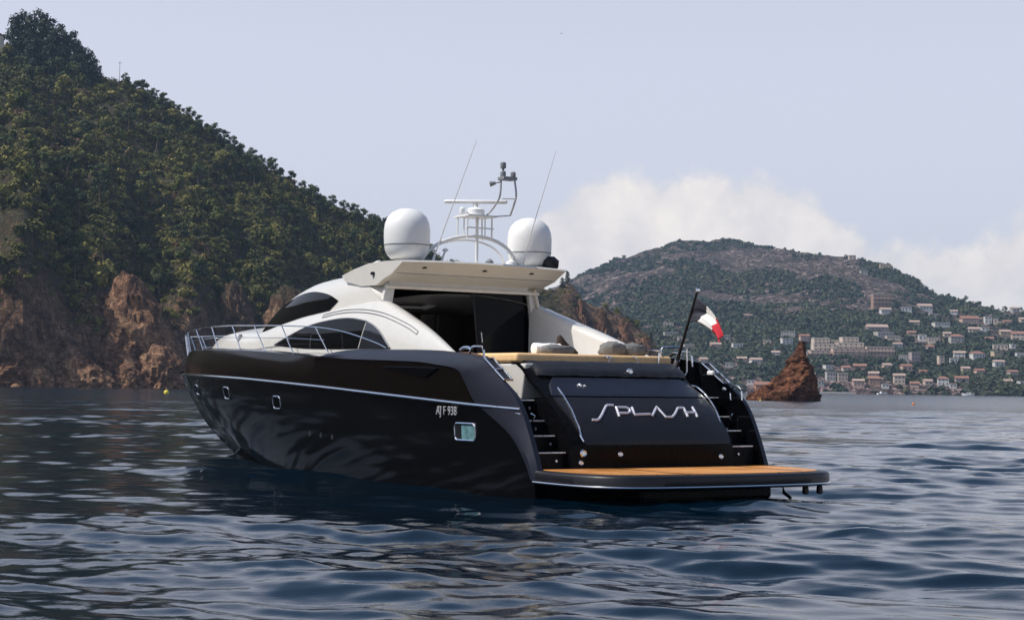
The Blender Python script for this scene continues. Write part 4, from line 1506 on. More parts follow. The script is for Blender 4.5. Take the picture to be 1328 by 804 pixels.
# ---- white lower deckhouse (coachroof)
ZD = 2.12
WL = [(2.9, 2.16), (5, 2.17), (8, 2.15), (10, 2.04), (12, 1.80), (13, 1.68), (14, 1.52), (15, 1.30), (16, .98), (16.8, .62), (17.4, .08)]
ZS = [(2.75, 2.20), (3.05, 2.30), (3.32, 2.40), (3.73, 2.55), (4.3, 2.74), (4.9, 2.92), (5.45, 3.09), (6.1, 3.25), (7, 3.21), (8.15, 3.12), (9.22, 3.04), (10.36, 2.92), (12.15, 2.76), (13, 2.78), (14, 2.80), (15, 2.74), (15.7, 2.66), (16.4, 2.53), (17.0, 2.40), (17.4, 2.30)]


def wl(x):
    return sm(x, WL)


def zs(x):
    return sm(x, ZS)


def yl(x, z):
    """side of the lower house: leans in, rounding over into the shoulder"""
    h = max(.05, zs(x) - ZD)
    t = min(1, max(0, (z - ZD) / h))
    return max(.02, wl(x) - .17 * h * t - (.15 * t ** 5) * min(1, h))


def section_low(x, sgn=1, n=14):
    h = zs(x) - ZD
    out = []
    for k in range(n):
        t = 1 - (1 - k / (n - 1)) ** 1.5
        z = ZD + h * t
        out.append((x, sgn * yl(x, z), z))
    return out


rows = []
for x in np.concatenate([np.linspace(6.1, 16.7, 60), [16.95, 17.15, 17.3, 17.4]]):
    sp_ = section_low(x, 1)
    yt = sp_[-1][1]
    crown = .20 * min(1, yt / 1.0)
    mid = [(x, yt * f, zs(x) + crown * (1 - f ** 2)) for f in (.9, .75, .5, .25, 0, -.25, -.5, -.75, -.9)]
    rows.append(sp_ + mid + [(p[0], -p[1], p[2]) for p in reversed(sp_)])
house = MB().grid(rows).build('deckhouse', M['white'], yacht, smooth=50)

# cockpit coamings: outer skin, rounded top, inner skin
for sgn in (1, -1):
    rows = []
    for x in np.linspace(2.75, 6.14, 34):
        o_ = section_low(x, sgn)
        yt = abs(o_[-1][1])
        th = .10 + .16 * min(1, (x - 2.75) / 2)
        inn = [(x, sgn * (yt - th * .5), zs(x) + .012), (x, sgn * (yt - th * .9), zs(x) - .02), (x, sgn * (yt - th - .03), zs(x) - .12), (x, sgn * (yt - th - .05), min(1.55, zs(x)))]
        rows.append(o_ + inn)
    MB().grid(rows, cap0=True).build('cockpit_coaming', M['white'], yacht, smooth=50)
    # grab rail let into the shoulder: a long grey loop paints its shadow lines
    ln = crv([(8.2, 3.00), (7.6, 3.055), (7.02, 3.07), (6.3, 3.04), (5.6, 2.95), (4.72, 2.745), (4.25, 2.60)], 40)
    lp = [(x, sgn * (yl(x, z + .055) + .012), z + .055) for x, z in ln] + [(x, sgn * (yl(x, z) + .012), z) for x, z in reversed(ln)]
    MB().tube(lp, .007, 6, closed=True).build('rail_shadow_line', M['grey'], house)

# lower side windows: forward pane, aft pane
def skin_patch(poly_top, poly_bot, yf, n, off, sgn):
    """glass between an upper and a lower (x, z) curve, lying on the surface y = yf(x, z)"""
    a, b = crv(poly_top, n), crv(poly_bot, n)
    rows = []
    for k in range(7):
        t = k / 6
        rows.append([(p[0] * (1 - t) + q[0] * t, sgn * (yf(p[0] * (1 - t) + q[0] * t, p[1] * (1 - t) + q[1] * t) + off), p[1] * (1 - t) + q[1] * t) for p, q in zip(a, b)])
    return rows


for sgn in (1, -1):
    top1 = [(10.25, 2.50), (9.4, 2.695), (8.51, 2.865), (7.55, 2.945), (6.85, 2.95), (6.22, 2.885)]
    bot1 = [(10.25, 2.49), (9.4, 2.44), (8.51, 2.40), (7.55, 2.38), (6.9, 2.37), (6.33, 2.37)]
    top2 = [(6.17, 2.875), (5.85, 2.79), (5.55, 2.66), (5.25, 2.48), (5.08, 2.37)]
    bot2 = [(6.28, 2.37), (6.0, 2.365), (5.7, 2.36), (5.35, 2.355), (5.07, 2.355)]
    w1 = MB().grid(skin_patch(top1, bot1, yl, 36, .012, sgn)).build('side_window', M['glass'], house)
    w2 = MB().grid(skin_patch(top2, bot2, yl, 20, .012, sgn)).build('side_window', M['tint'], house)
    edge = crv(top1, 40) + crv(top2, 20)
    MB().tube([(x, sgn * (yl(x, z) + .014), z) for x, z in edge], .016, 6).build('window_seal', M['grey'], house)

# ---- upper deckhouse and roof
WU = [(5.6, 1.83), (6.0, 1.83), (7, 1.83), (8.5, 1.81), (10, 1.72), (11.2, 1.56), (12.2, 1.34), (12.9, 1.08), (13.5, .7)]
ZR = [(5.9, 3.76), (7, 3.80), (8.13, 3.79), (9.21, 3.75), (10.33, 3.61), (11.55, 3.31), (12.28, 3.00), (12.9, 2.80), (13.5, 2.68)]


def wu(x):
    return sm(x, WU)


def zr_(x):
    return sm(x, ZR)


def yu(x, z):
    h = max(.04, zr_(x) - (zs(x) - .1))
    t = min(1, max(0, (z - (zs(x) - .1)) / h))
    return max(.02, wu(x) - ip(x, [(6, .16), (9.5, .20)]) * t * min(1, h) - ip(x, [(6.2, .06), (9, .22)]) * t ** 6 * min(1, h * 2))


def section_up(x, sgn, n=14):
    z0 = zs(x) - .1
    h = max(.04, zr_(x) - z0)
    return [(x, sgn * yu(x, z0 + h * (1 - (1 - k / (n - 1)) ** 1.5)), z0 + h * (1 - (1 - k / (n - 1)) ** 1.5)) for k in range(n)]


# the aft edge of the side sweeps down and back in a hollow curve
rows = []
TT = [1 - (1 - k / 13) ** 1.5 for k in range(14)]
xaft = lambda t: ip(t, [(0, 5.66), (.14, 5.95), (.3, 6.2), (.55, 6.5), (.8, 6.78), (1, 6.95)])
for s in np.linspace(0, 1, 60):
    a = []
    for t in TT:
        x = xaft(t) + (13.5 - xaft(t)) * s
        z0 = zs(x) - .1
        z = z0 + max(.04, zr_(x) - z0) * t
        a.append((x, yu(x, z), z))
    x, yt = a[-1][0], a[-1][1]
    mid = [(x, yt * f, zr_(x) + .10 * (1 - f * f)) for f in (.9, .7, .4, 0, -.4, -.7, -.9)]
    rows.append(a + mid + [(p[0], -p[1], p[2]) for p in reversed(a)])
MB().grid(rows, cap1=True).build('roof', M['white'], yacht, smooth=45)
roof = yacht.children[-1]
for sgn in (1, -1):
    tp = [(12.55, 2.80), (12.0, 3.03), (11.12, 3.31), (10.16, 3.50), (9.24, 3.555), (8.36, 3.47), (7.80, 3.32)]
    bt = [(12.55, 2.775), (11.9, 2.81), (11.1, 2.885), (10.36, 2.955), (9.5, 3.04), (8.7, 3.095), (8.13, 3.14)]
    MB().grid(skin_patch(tp, bt, yu, 44, .012, sgn)).build('side_window', M['glass'], roof)
# windscreen, wrapped over the raked front
rows = []
for x in np.linspace(10.75, 13.0, 14):
    yt = yu(x, zr_(x)) * .96
    rows.append([(x, yt * f, zr_(x) + .10 * (1 - f * f) + .012) for f in np.linspace(-.92, .92, 15)])
MB().grid(rows).build('windscreen', M['glass'], roof)

# roof spoiler overhanging the cockpit
rows = []
for y in np.linspace(-1, 1, 25):
    yy = y * 1.80
    cr_ = .055 * (1 - y * y)
    e = abs(y) ** 8
    prof = [(7.75, 3.80 + cr_), (7.2, 3.90 + cr_), (6.6, 3.975 + cr_), (5.9, 3.985 + cr_), (5.27 + .04 * e, 3.965 + cr_ * .7), (5.235 + .04 * e, 3.935 + cr_ * .6), (5.60, 3.775 + .01 * cr_), (5.64, 3.745), (5.98, 3.66), (6.28, 3.555), (6.9, 3.56), (7.6, 3.68)]
    rows.append([(x, yy * (1 - .03 * max(0, x - 6) / 1.7), z) for x, z in prof])
sp_mb = MB().grid(rows, close=True, cap0=True, cap1=True)
fm_ = [1 if (i < 24 * 12 and 5 <= i % 12 <= 10) else 0 for i in range(len(sp_mb.f))]  # aft and underside faces get the colour tinted by bounce light
spoiler = mesh_obj('roof_spoiler', sp_mb.v, sp_mb.f, [M['white'], M['bouncecream']], yacht, 28, fm_)
MB().tube([(5.625, y, 3.755) for y in np.linspace(-1.72, 1.72, 20)], .008, 6).build('soffit_seam', M['grey'], spoiler)
for yy in (1.25, -.05, -1.1):
    MB().lathe([(.045, 0), (.05, .01), (.03, .03), (.005, .032)], (5.43, yy, 3.845), 14).build('spotlight', M['satinblack'], spoiler)
MB().lathe([(.05, -.01), (.05, .04), (.02, .05)], (6.4, 1.79, 3.76), 12).build('side_light', M['satinblack'], spoiler)

# ---- aft bulkhead frame round the saloon doors
def frame_quad(pts, x0, x1):
    return MB().prism(pts, lambda q: (x0, q[0], q[1]), lambda q: (x1, q[0], q[1]))


fb = MB()
for sgn in (1, -1):
    fb.prism([(sgn * 1.47, 3.60), (sgn * 1.66, 3.60), (sgn * 1.73, 3.3), (sgn * 1.77, 3.12), (sgn * 1.84, 1.5), (sgn * 1.75, 1.5), (sgn * 1.66, 2.5)], lambda q: (6.10, q[0], q[1]), lambda q: (6.20, q[0], q[1]))
fb.box((6.08, -1.46, 3.505), (6.2, 1.62, 3.66))
bulk = fb.build('saloon_bulkhead', M['white'], yacht, smooth=0, bevel=.012)
MB().tube([(6.06, -1.60, 3.60), (6.05, -1.70, 3.2), (6.04, -1.92, 2.42)], .035, 8).build('grab_pole', M['cream'], bulk)
MB().box((6.03, -1.7, 3.49), (6.10, 1.7, 3.545)).build('door_header', M['bouncecream'], bulk, smooth=0, bevel=.015)
# port flank: hollow curve from the roof down to the coaming, facing aft
rows = []
for k in range(12):
    t = k / 11
    zt = 3.57 - .40 * t
    xo = 6.95 - 1.0 * t ** .8
    rows.append([(xo - .2 + .0 * t, 1.0, zt), (xo, 1.88, zt)])
for sgn in (1, -1):
    fl = []
    ed_ = []
    for i in range(14):
        t = 1 - .98 * i / 13
        x = xaft(t)
        z = zs(x) - .1 + (zr_(x) - zs(x) + .1) * t
        ed_.append((x + .004, sgn * (yu(x, z) - .006), z))
    fl.append(ed_)
    fl.append([(6.13 - .05 * i / 13, sgn * (1.60 + .10 * i / 13), 3.56 - .44 * i / 13) for i in range(14)])
    MB().grid(fl).build('roof_flank', M['white'], yacht, smooth=50)

# sliding door: dark pane parked on the starboard side, open on the port side
def pane_at(x, poly, name, mat, par, th=.03):
    return MB().prism(poly, lambda q: (x, q[0], q[1]), lambda q: (x + th, q[0], q[1])).build(name, mat, par, smooth=0)


dr = pane_at(6.22, [(-.28, 3.50), (-1.46, 3.50), (-1.70, 2.40), (-1.85, 1.52), (-.52, 1.52), (-.40, 2.40)], 'sliding_door', M['glass'], yacht)
MB().tube([(6.20, -.27, 3.5), (6.20, -.39, 2.40), (6.2, -.50, 1.55)], .022, 8).build('door_stile', M['satinblack'], dr)
MB().tube([(6.17, -.42, 2.75), (6.13, -.43, 2.74), (6.13, -.455, 2.55), (6.17, -.46, 2.54)], .012, 6).build('door_handle', M['chrome'], dr)

# saloon interior seen through the open door
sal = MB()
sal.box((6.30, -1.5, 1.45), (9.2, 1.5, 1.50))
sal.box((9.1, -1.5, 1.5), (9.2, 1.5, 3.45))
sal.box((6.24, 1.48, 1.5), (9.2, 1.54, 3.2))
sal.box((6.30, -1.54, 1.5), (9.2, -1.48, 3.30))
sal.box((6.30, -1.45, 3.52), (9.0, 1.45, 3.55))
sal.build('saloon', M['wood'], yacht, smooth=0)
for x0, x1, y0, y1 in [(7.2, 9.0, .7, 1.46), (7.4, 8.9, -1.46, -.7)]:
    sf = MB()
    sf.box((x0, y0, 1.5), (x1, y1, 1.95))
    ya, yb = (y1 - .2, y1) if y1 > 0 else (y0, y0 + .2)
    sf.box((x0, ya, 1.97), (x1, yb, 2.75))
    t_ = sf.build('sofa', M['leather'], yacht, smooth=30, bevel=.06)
# helm seat and a pale console edge
hs_ = MB()
hs_.box((8.3, -.95, 1.5), (8.5, -.75, 2.3))
hs_.prism([(8.1, 2.3), (8.75, 2.3), (8.75, 2.42), (8.25, 2.44), (8.12, 3.15), (8.0, 3.15)], lambda q: (q[0], -1.15, q[1]), lambda q: (q[0], -.55, q[1]))
hs_.build('helm_seat', M['leather'], yacht, bevel=.05)
MB().box((8.0, -.25, 3.24), (8.05, .95, 3.285)).prism([(-.25, 3.22), (-.55, 3.32), (-.5, 3.38), (-.2, 3.29)], lambda q: (7.99, q[0], q[1]), lambda q: (8.06, q[0], q[1])).build('console_edge', M['whitepaint'], yacht, smooth=0)

pc = MB().box((8.95, -1.05, 2.72), (8.98, -.72, 3.16)).build('window_view_panel', pmat('window_view_tint', (.42, .33, .30), .6, var=.5, scale=7), yacht, smooth=0)  # pale panel added in place of the bright view through the far-side window
MB().tube([(8.94, -1.05, 2.72), (8.94, -.72, 2.72), (8.94, -.72, 3.16), (8.94, -1.05, 3.16)], .015, 6, closed=True).build('window_view_frame', M['cream'], pc)

# ---- cockpit: sole, inner sides, sunpad base and cushion
MB().box((1.9, -2.0, 1.44), (6.3, 2.0, 1.50)).build('cockpit_sole', M['teak'], yacht, smooth=0)
ck = MB()
for sgn in (1, -1):
    ck.prism([(2.05, 1.5), (4.6, 1.5), (4.6, 2.28), (2.75, 2.28), (2.2, 2.2)], lambda q: (q[0], sgn * 1.86, q[1]), lambda q: (q[0], sgn * 1.93, q[1]))
ck.build('cockpit_locker', M['wood'], yacht, smooth=0, bevel=.02)
sb = MB().prism([(1.50, 2.09), (1.62, 1.5), (4.0, 1.5), (4.0, 2.09)], lambda q: (q[0], -1.60, q[1]), lambda q: (q[0], 1.60, q[1]))
pad_base = sb.build('sunpad_base', M['white'], yacht, smooth=0, bevel=.03)
pad = MB().box((1.74, -1.60, 2.105), (3.95, 1.62, 2.265)).build('sunpad_cushion', M['tan'], yacht, smooth=30, bevel=.05)
pad.modifiers['bevel'].segments = 4

# ---- transom block with its moulded arch sides
TB = [(.28, .12), (.45, .12), (.79, .14), (1.11, .36), (1.58, .94), (1.85, 1.35), (2.0, 1.52), (2.10, 1.72)]


def xt(y, z):
    return sm(z, TB) - .2 * (1 - min(1, abs(y / 1.62)) ** 4) * max(0, min(1, (z - .5) / .9))


rows = []
for z in np.linspace(.28, 2.10, 34):
    rows.append([(xt(y, z), y, z) for y in np.linspace(-1.62, 1.62, 31)])
tb = MB().grid(rows)
for sgn in (1, -1):
    zz = list(np.linspace(.28, 2.10, 34))
    tb.grid([[(xt(1.62, z), sgn * 1.62, z) for z in zz], [(max(1.9, xt(1.62, z)), sgn * 1.62, z) if z < 1.5 else (xt(1.62, z) + .09, sgn * 1.62, z) for z in zz]])
tb.grid([[(xt(y, 2.10), y, 2.10) for y in np.linspace(-1.62, 1.62, 31)], [(1.95, y, 2.10) for y in np.linspace(-1.62, 1.62, 31)]])
transom = tb.build('transom', M['transomblack'], yacht, smooth=40)

# padded roll along the top of the transom
rows = []
for y in np.linspace(-1.60, 1.50, 60):
    wr = .012 * math.sin(y * 9) + .008 * math.sin(y * 23 + 1)
    end = 1 - max(0, (abs(y + .05) - 1.42) / .13) ** 2 * .4
    row = []
    for z, b_ in [(1.885, .015), (1.90, .06), (1.95, .10), (2.02, .12), (2.08, .11), (2.125, .05), (2.14, -.05), (2.135, -.3)]:
        row.append((xt(y, min(z, 2.08)) - b_ * end + wr * .6, y, z + wr * .4))
    rows.append(row)
MB().grid(rows, cap0=True, cap1=True).build('padded_roll', M['vinyl'], yacht, smooth=50)

# garage door: proud panel, lower leaf and upper leaf, rounded shoulders
def hwd(z):
    return ip(z, [(.80, 1.44), (.86, 1.48), (1.1, 1.52), (1.45, 1.565), (1.6, 1.555), (1.74, 1.47), (1.865, 1.31)])


def leaf(z0, z1, off, name, mat):
    rows = []
    zz = np.linspace(z0, z1, 16)
    for z in zz:
        hw = hwd(z)
        rows.append([(xt(y, z) - off, y, z) for y in np.linspace(-hw - .05, hw - .05, 40)])
    back = [[(p[0] + .06, p[1], p[2]) for p in r] for r in rows]
    mb = MB().grid(rows)
    mb.grid([rows[0], back[0]]).grid([rows[-1], back[-1]])
    mb.grid([[r[0] for r in rows], [r[0] for r in back]]).grid([[r[-1] for r in rows], [r[-1] for r in back]])
    return mb.build(name, mat, yacht, smooth=40)


door = leaf(.82, 1.555, .045, 'garage_door', M['satinblack'])
leaf(1.575, 1.868, .055, 'upper_door_leaf', M['charcoal'])

# boat name on the door, as raised strokes
STROKES = [[(1.14, 1.205), (1.04, 1.205), (.94, 1.265), (.79, 1.38), (.70, 1.43), (.58, 1.43)],
           [(.60, 1.255), (.555, 1.40), (.36, 1.40), (.31, 1.375), (.335, 1.33), (.40, 1.31), (.57, 1.31)],
           [(.24, 1.40), (.275, 1.285), (-.04, 1.295)],
           [(-.06, 1.265), (-.27, 1.412), (-.33, 1.25), (-.46, 1.25), (-.55, 1.295), (-.70, 1.395), (-.81, 1.40)],
           [(-.83, 1.40), (-.80, 1.255)], [(-.79, 1.322), (-1.02, 1.322)], [(-1.045, 1.41), (-1.01, 1.25)]]
nm = MB()
for k, st in enumerate(STROKES):
    pts = crv(st, 22) if k in (0,) else st
    fine = []
    for a, b in zip(pts[:-1], pts[1:]):
        for q in range(4):
            fine.append((a[0] + (b[0] - a[0]) * q / 4, a[1] + (b[1] - a[1]) * q / 4))
    fine.append(pts[-1])
    nm.tube([(xt(y, z) - .05, y, z) for y, z in fine], .021, 8)
M['nameletters'] = pmat('brushed_letters', (.60, .60, .68), .4, metal=.35, var=.05)
nm.build('name_lettering', M['nameletters'], door)

# chrome strips either side of the door
MB().tube([(xt(y, z) - .07, y, z) for y, z in [(1.34, 1.70), (1.36, 1.6), (1.40, 1.35), (1.44, 1.1), (1.47, .95), (1.45, .87)]], .017, 8).build('grab_strip', M['chrome'], door)
MB().tube([(xt(-1.6, z) - .05, y, z) for y, z in crv([(-1.56, 1.765), (-1.66, 1.74), (-1.69, 1.61), (-1.63, 1.38), (-1.52, 1.16), (-1.45, 1.01), (-1.38, .95)], 24)], .017, 8).build('grab_strip', M['chrome'], door)

# round fittings on the transom
def disc(x, y, z, r, name, par, mat='chrome'):
    rows = []
    for rr, dx in [(r, .02), (r, -.015), (r * .75, -.03), (r * .55, -.02), (.003, -.02)]:
        rows.append([(x + dx, y + rr * math.cos(a), z + rr * math.sin(a)) for a in np.linspace(0, 2 * math.pi, 17)[:-1]])
    return MB().grid(rows, close=True, cap0=True, cap1=True).build(name, M[mat], par)


disc(xt(1.43, .69), 1.43, .69, .065, 'transom_light', yacht)
disc(xt(1.47, .54), 1.47, .54, .045, 'transom_light', yacht)
disc(xt(.73, .67), .73, .67, .05, 'transom_light', yacht)
disc(xt(-1.34, .61), -1.34, .61, .05, 'transom_light', yacht)
disc(xt(.88, 1.74) - .06, .92, 1.745, .035, 'door_lock', door)
disc(xt(.8, 1.74) - .06, .83, 1.735, .025, 'door_lock', door)
o_ = disc(xt(-.26, 1.98) - .125, -.26, 1.985, .055, 'stern_light', yacht)

# ---- steps up each side of the transom
for sgn, dz in ((1, -.03), (-1, .04)):
    zt_ = [.73 + dz, .98 + dz, 1.21 + dz, 1.53 + dz]
    for k, z in enumerate(zt_):
        x = .28 + .30 * k
        st = MB().box((x, sgn * 1.63, .3 if k == 0 else zt_[k - 1] + .002), (2.2, sgn * 2.19, z)).build('step', M['transomblack'], yacht, smooth=0, bevel=.012)
        MB().tube([(x - .012, sgn * 1.66, z - .005), (x - .012, sgn * 2.16, z - .005)], .013, 6).build('nosing', M['nosing'], st)
        disc(x - .012, sgn * (1.76 if k % 2 else 1.84), z - .13, .028, 'step_light', st)
    # small rail beside the steps
    MB().tube([(.80, sgn * 2.06, 1.05), (.80, sgn * 2.02, 1.02), (.62, sgn * 2.0, 1.26), (.66, sgn * 2.05, 1.30)], .014, 6).build('step_rail', M['chrome'], yacht)
# fittings on the inner face of the starboard wing
MB().box((1.26, -2.17, 1.95), (1.42, -2.11, 2.03)).build('deck_light', M['whitepaint'], yacht, bevel=.02)
ar = [(.86, 1.53), (.88, 1.66), (.80, 1.75), (.70, 1.77), (.60, 1.70), (.58, 1.53)]
MB().tube([(x, -2.19, z) for x, z in crv(ar, 24)], .012, 6).build('locker_trim', M['chrome'], yacht)
disc(1.02, -2.17, 1.72, .03, 'deck_socket', yacht)

# small gate and grab rails round the sunpad
def hoop(pts, name='grab_hoop', r=.014):
    MB().tube(pts, r, 8).build(name, M['chrome'], yacht)


for y in (-.15, -.75):
    hoop([(1.62, y, 2.04), (1.60, y, 2.20), (1.66, y, 2.235), (1.9, y, 2.24)])
hoop([(1.62, -.23, 2.04), (1.60, -.23, 2.20), (1.66, -.23, 2.235), (1.9, -.23, 2.24)])
hoop([(1.72, -1.28, 2.1), (1.72, -1.30, 2.32), (1.74, -1.34, 2.36), (2.1, -1.36, 2.37), (2.3, -1.36, 2.34), (2.34, -1.36, 2.2)])
hoop([(1.95, -1.5, 2.1), (1.93, -1.5, 2.36), (1.95, -1.54, 2.42), (1.95, -1.78, 2.44), (1.95, -2.04, 2.44), (1.95, -2.09, 2.41), (1.95, -2.1, 2.0), (1.95, -2.06, 1.95), (1.95, -1.85, 1.98), (1.95, -1.62, 2.15)], 'side_gate', .017)

# ---- swim platform
OUT = [(.10, 2.36), (-.4, 2.39), (-1.0, 2.37), (-1.45, 2.24), (-1.76, 1.95), (-1.90, 1.5), (-1.97, .8), (-2.0, 0)]
half = crv(OUT, 40)
outl = half + [(x, -y) for x, y in reversed(half[:-1])]


def shrink(o, d):
    return [(x + d * (1 if x < -.9 else max(0, -x / .9)), y * (1 - d / 2.4)) for x, y in o]


pf = MB()
rows = []
for d, z in [(.10, .225), (.03, .238), (0, .265), (0, .40), (.012, .425), (.035, .438), (.12, .442)]:
    rows.append([(x, y, z) for x, y in shrink(outl, d)])
pf.grid(rows)
n_ = len(outl)
pf.add([(x, y, .442) for x, y in shrink(outl, .12)], [tuple(range(n_))])
pf.add([(x, y, .225) for x, y in shrink(outl, .10)], [tuple(range(n_))])
plat = pf.build('swim_platform', M['satinblack'], yacht, smooth=50)
tk = [p for p in shrink(outl, .15)]
tk = [(min(x, .05), y) for x, y in tk]
MB().prism(tk, lambda q: (q[0], q[1], .436), lambda q: (q[0], q[1], .454)).build('teak_deck', M['teak'], plat, smooth=0)
MB().box((-1.62, -1.52, .4545), (.03, -1.49, .458)).box((-1.75, .9, .4545), (.03, .93, .458)).build('deck_seam', M['satinblack'], plat, smooth=0)
MB().tube([(x, y, .268) for x, y in shrink(outl, -.006)], .018, 8).build('platform_trim', M['chrome'], plat)
MB().box((-1.2, -1.3, .0), (.3, 1.3, .22)).build('platform_lift', M['transomblack'], plat, bevel=.06)
for y in (-2.02, -1.72):
    MB().lathe([(.03, -.10), (.055, -.08), (.05, 0), (.04, .05)], (-1.5, y, .18), 12).build('platform_foot', M['satinblack'], plat)
MB().tube([(-1.25, -1.45, .25), (-1.3, -1.45, .10), (-1.42, -1.47, .03), (-1.45, -1.5, -.15)], .03, 8).build('ladder_hook', M['satinblack'], plat)

# ---- radar arch, domes, mast
DOME = [(.22, -.10), (.22, 0), (.30, .02), (.36, .08), (.405, .17), (.424, .29), (.43, .42), (.43, .55), (.412, .68), (.365, .79), (.28, .88), (.16, .94), (.02, .96)]
for y in (1.36, -1.36):
    d_ = MB().lathe(DOME, (5.9, y, 4.02), 40).build('satellite_dome', M['whitepaint'], yacht, smooth=50)
    MB().lathe([(.424, .262), (.4265, .27), (.4275, .278), (.424, .28)], (5.9, y, 4.02), 40).build('dome_seam', M['grey'], d_)
MB().lathe([(.12, -.05), (.16, 0), (.17, .12), (.08, .2)], (5.55, -1.62, 4.02), 16).build('horn_box', M['satinblack'], yacht)
arc = [(5.7 + .25 * (1 - math.sin(a)), 1.03 * math.cos(a), 3.98 + .545 * math.sin(a)) for a in np.linspace(0, math.pi, 28)]
hoop_o = MB().tube(arc, .035, 10).build('radar_arch', M['whitepaint'], yacht)
MB().tube([(p[0] + .28, p[1] * .96, p[2] - .05) for p in arc[2:-2]], .022, 8).build('arch_brace', M['whitepaint'], hoop_o)
ms = MB()
for x in (5.55, 5.9):
    for y in (.27, -.27):
        ms.tube([(x, y, 4.47), (x, y, 4.90)], .018, 6)
ms.tube([(5.72, -.05, 3.98), (5.72, -.05, 4.9)], .03, 8)
ms.tube([(5.9, .13, 4.5), (5.9, .13, 4.9)], .014, 6).tube([(5.55, -.12, 4.5), (5.55, -.12, 4.9)], .014, 6)
ms.box((5.45, -.33, 4.885), (6.0, .31, 4.915)).box((5.52, -.3, 4.66), (5.56, .3, 4.685))
mast = ms.build('mast', M['whitepaint'], yacht, smooth=30)
sc_ = MB().lathe([(.15, 0), (.17, .02), (.17, .11), (.12, .15), (.05, .16), (.05, .23)], (5.7, .0, 4.915), 24).build('radar_scanner', M['whitepaint'], yacht)
sbm = MB().box((-.055, -.60, 5.145), (.055, .60, 5.215))
_c, _s = math.cos(R(-36)), math.sin(R(-36))
sbm.v = [(5.7 + x * _c - y * _s, x * _s + y * _c, z) for x, y, z in sbm.v]
sbm.build('scanner_bar', M['whitepaint'], sc_, bevel=.03)
MB().lathe([(.055, 0), (.06, .03), (.06, .12), (.03, .15)], (5.75, .26, 4.915), 14).build('gps_puck', M['whitepaint'], mast)
nv = MB()
nv.tube(crv([(5.62, -.18, 4.91), (5.35, -.19, 5.07), (5.17, -.2, 5.26), (5.14, -.2, 5.55)], 20), .019, 8)
nv.tube(crv([(5.12, -.4, 4.90), (4.99, -.4, 5.10), (4.92, -.4, 5.27), (4.98, -.4, 5.56)], 20), .019, 8)
nv.tube([(5.62, -.2, 4.9), (5.12, -.4, 4.9)], .014, 6).tube([(5.08, -.2, 5.2), (4.95, -.4, 5.2)], .012, 6)
nvo = nv.build('light_mast', M['palegrey'], yacht)
MB().box((4.96, -.45, 5.55), (5.18, -.15, 5.61)).lathe([(.05, 0), (.055, .04), (.05, .1), (.02, .12)], (5.1, -.22, 5.61), 12).lathe([(.045, 0), (.05, .03), (.045, .09), (.02, .1)], (5.0, -.38, 5.61), 12).tube([(5.14, -.2, 5.52), (5.2, -.12, 5.5)], .014, 6).tube([(5.2, -.12, 5.5), (5.27, -.04, 5.48)], [.03, .055], 10).build('lamp_bracket', M['grey'], nvo, bevel=.01)
MB().tube([(5.1, -.22, 5.72), (5.1, -.22, 5.78)], .02, 8).lathe([(.05, 0), (.055, .02), (.055, .10), (.03, .12)], (5.1, -.22, 5.77), 14).build('anchor_light', M['grey'], nvo)
for y, x0, xt1 in ((1.0, 5.58, 4.08), (-.85, 5.40, 4.28)):
    an = MB().tube([(x0, y, 3.98), (x0 + (xt1 - x0) * .3, y, 4.62), (xt1, y, 6.07)], [.014, .010, .004], 6).build('whip_aerial', M['whitepaint'], yacht)
    MB().tube([(x0, y, 3.95), (x0 - .10, y, 4.12)], [.03, .022], 8).build('aerial_base', M['whitepaint'], an)
MB().tube([(5.75, .72, 3.98), (5.62, .70, 4.22)], .02, 8).lathe([(.05, 0), (.06, .03), (.02, .06)], (5.62, .70, 4.2), 12).build('roof_antenna', M['whitepaint'], yacht)
MB().lathe([(.12, 0), (.11, .08), (.04, .12)], (5.9, -.95, 4.02), 14).build('roof_vent', M['whitepaint'], yacht)
MB().lathe([(.07, 0), (.08, .06), (.03, .11)], (5.85, -.42, 4.02), 14).build('roof_vent', M['grey'], yacht)
MB().tube([(6.95, 1.5, 3.93), (6.9, 1.5, 4.0), (6.7, 1.5, 4.03)], .03, 8).build('search_light', M['whitepaint'], yacht)

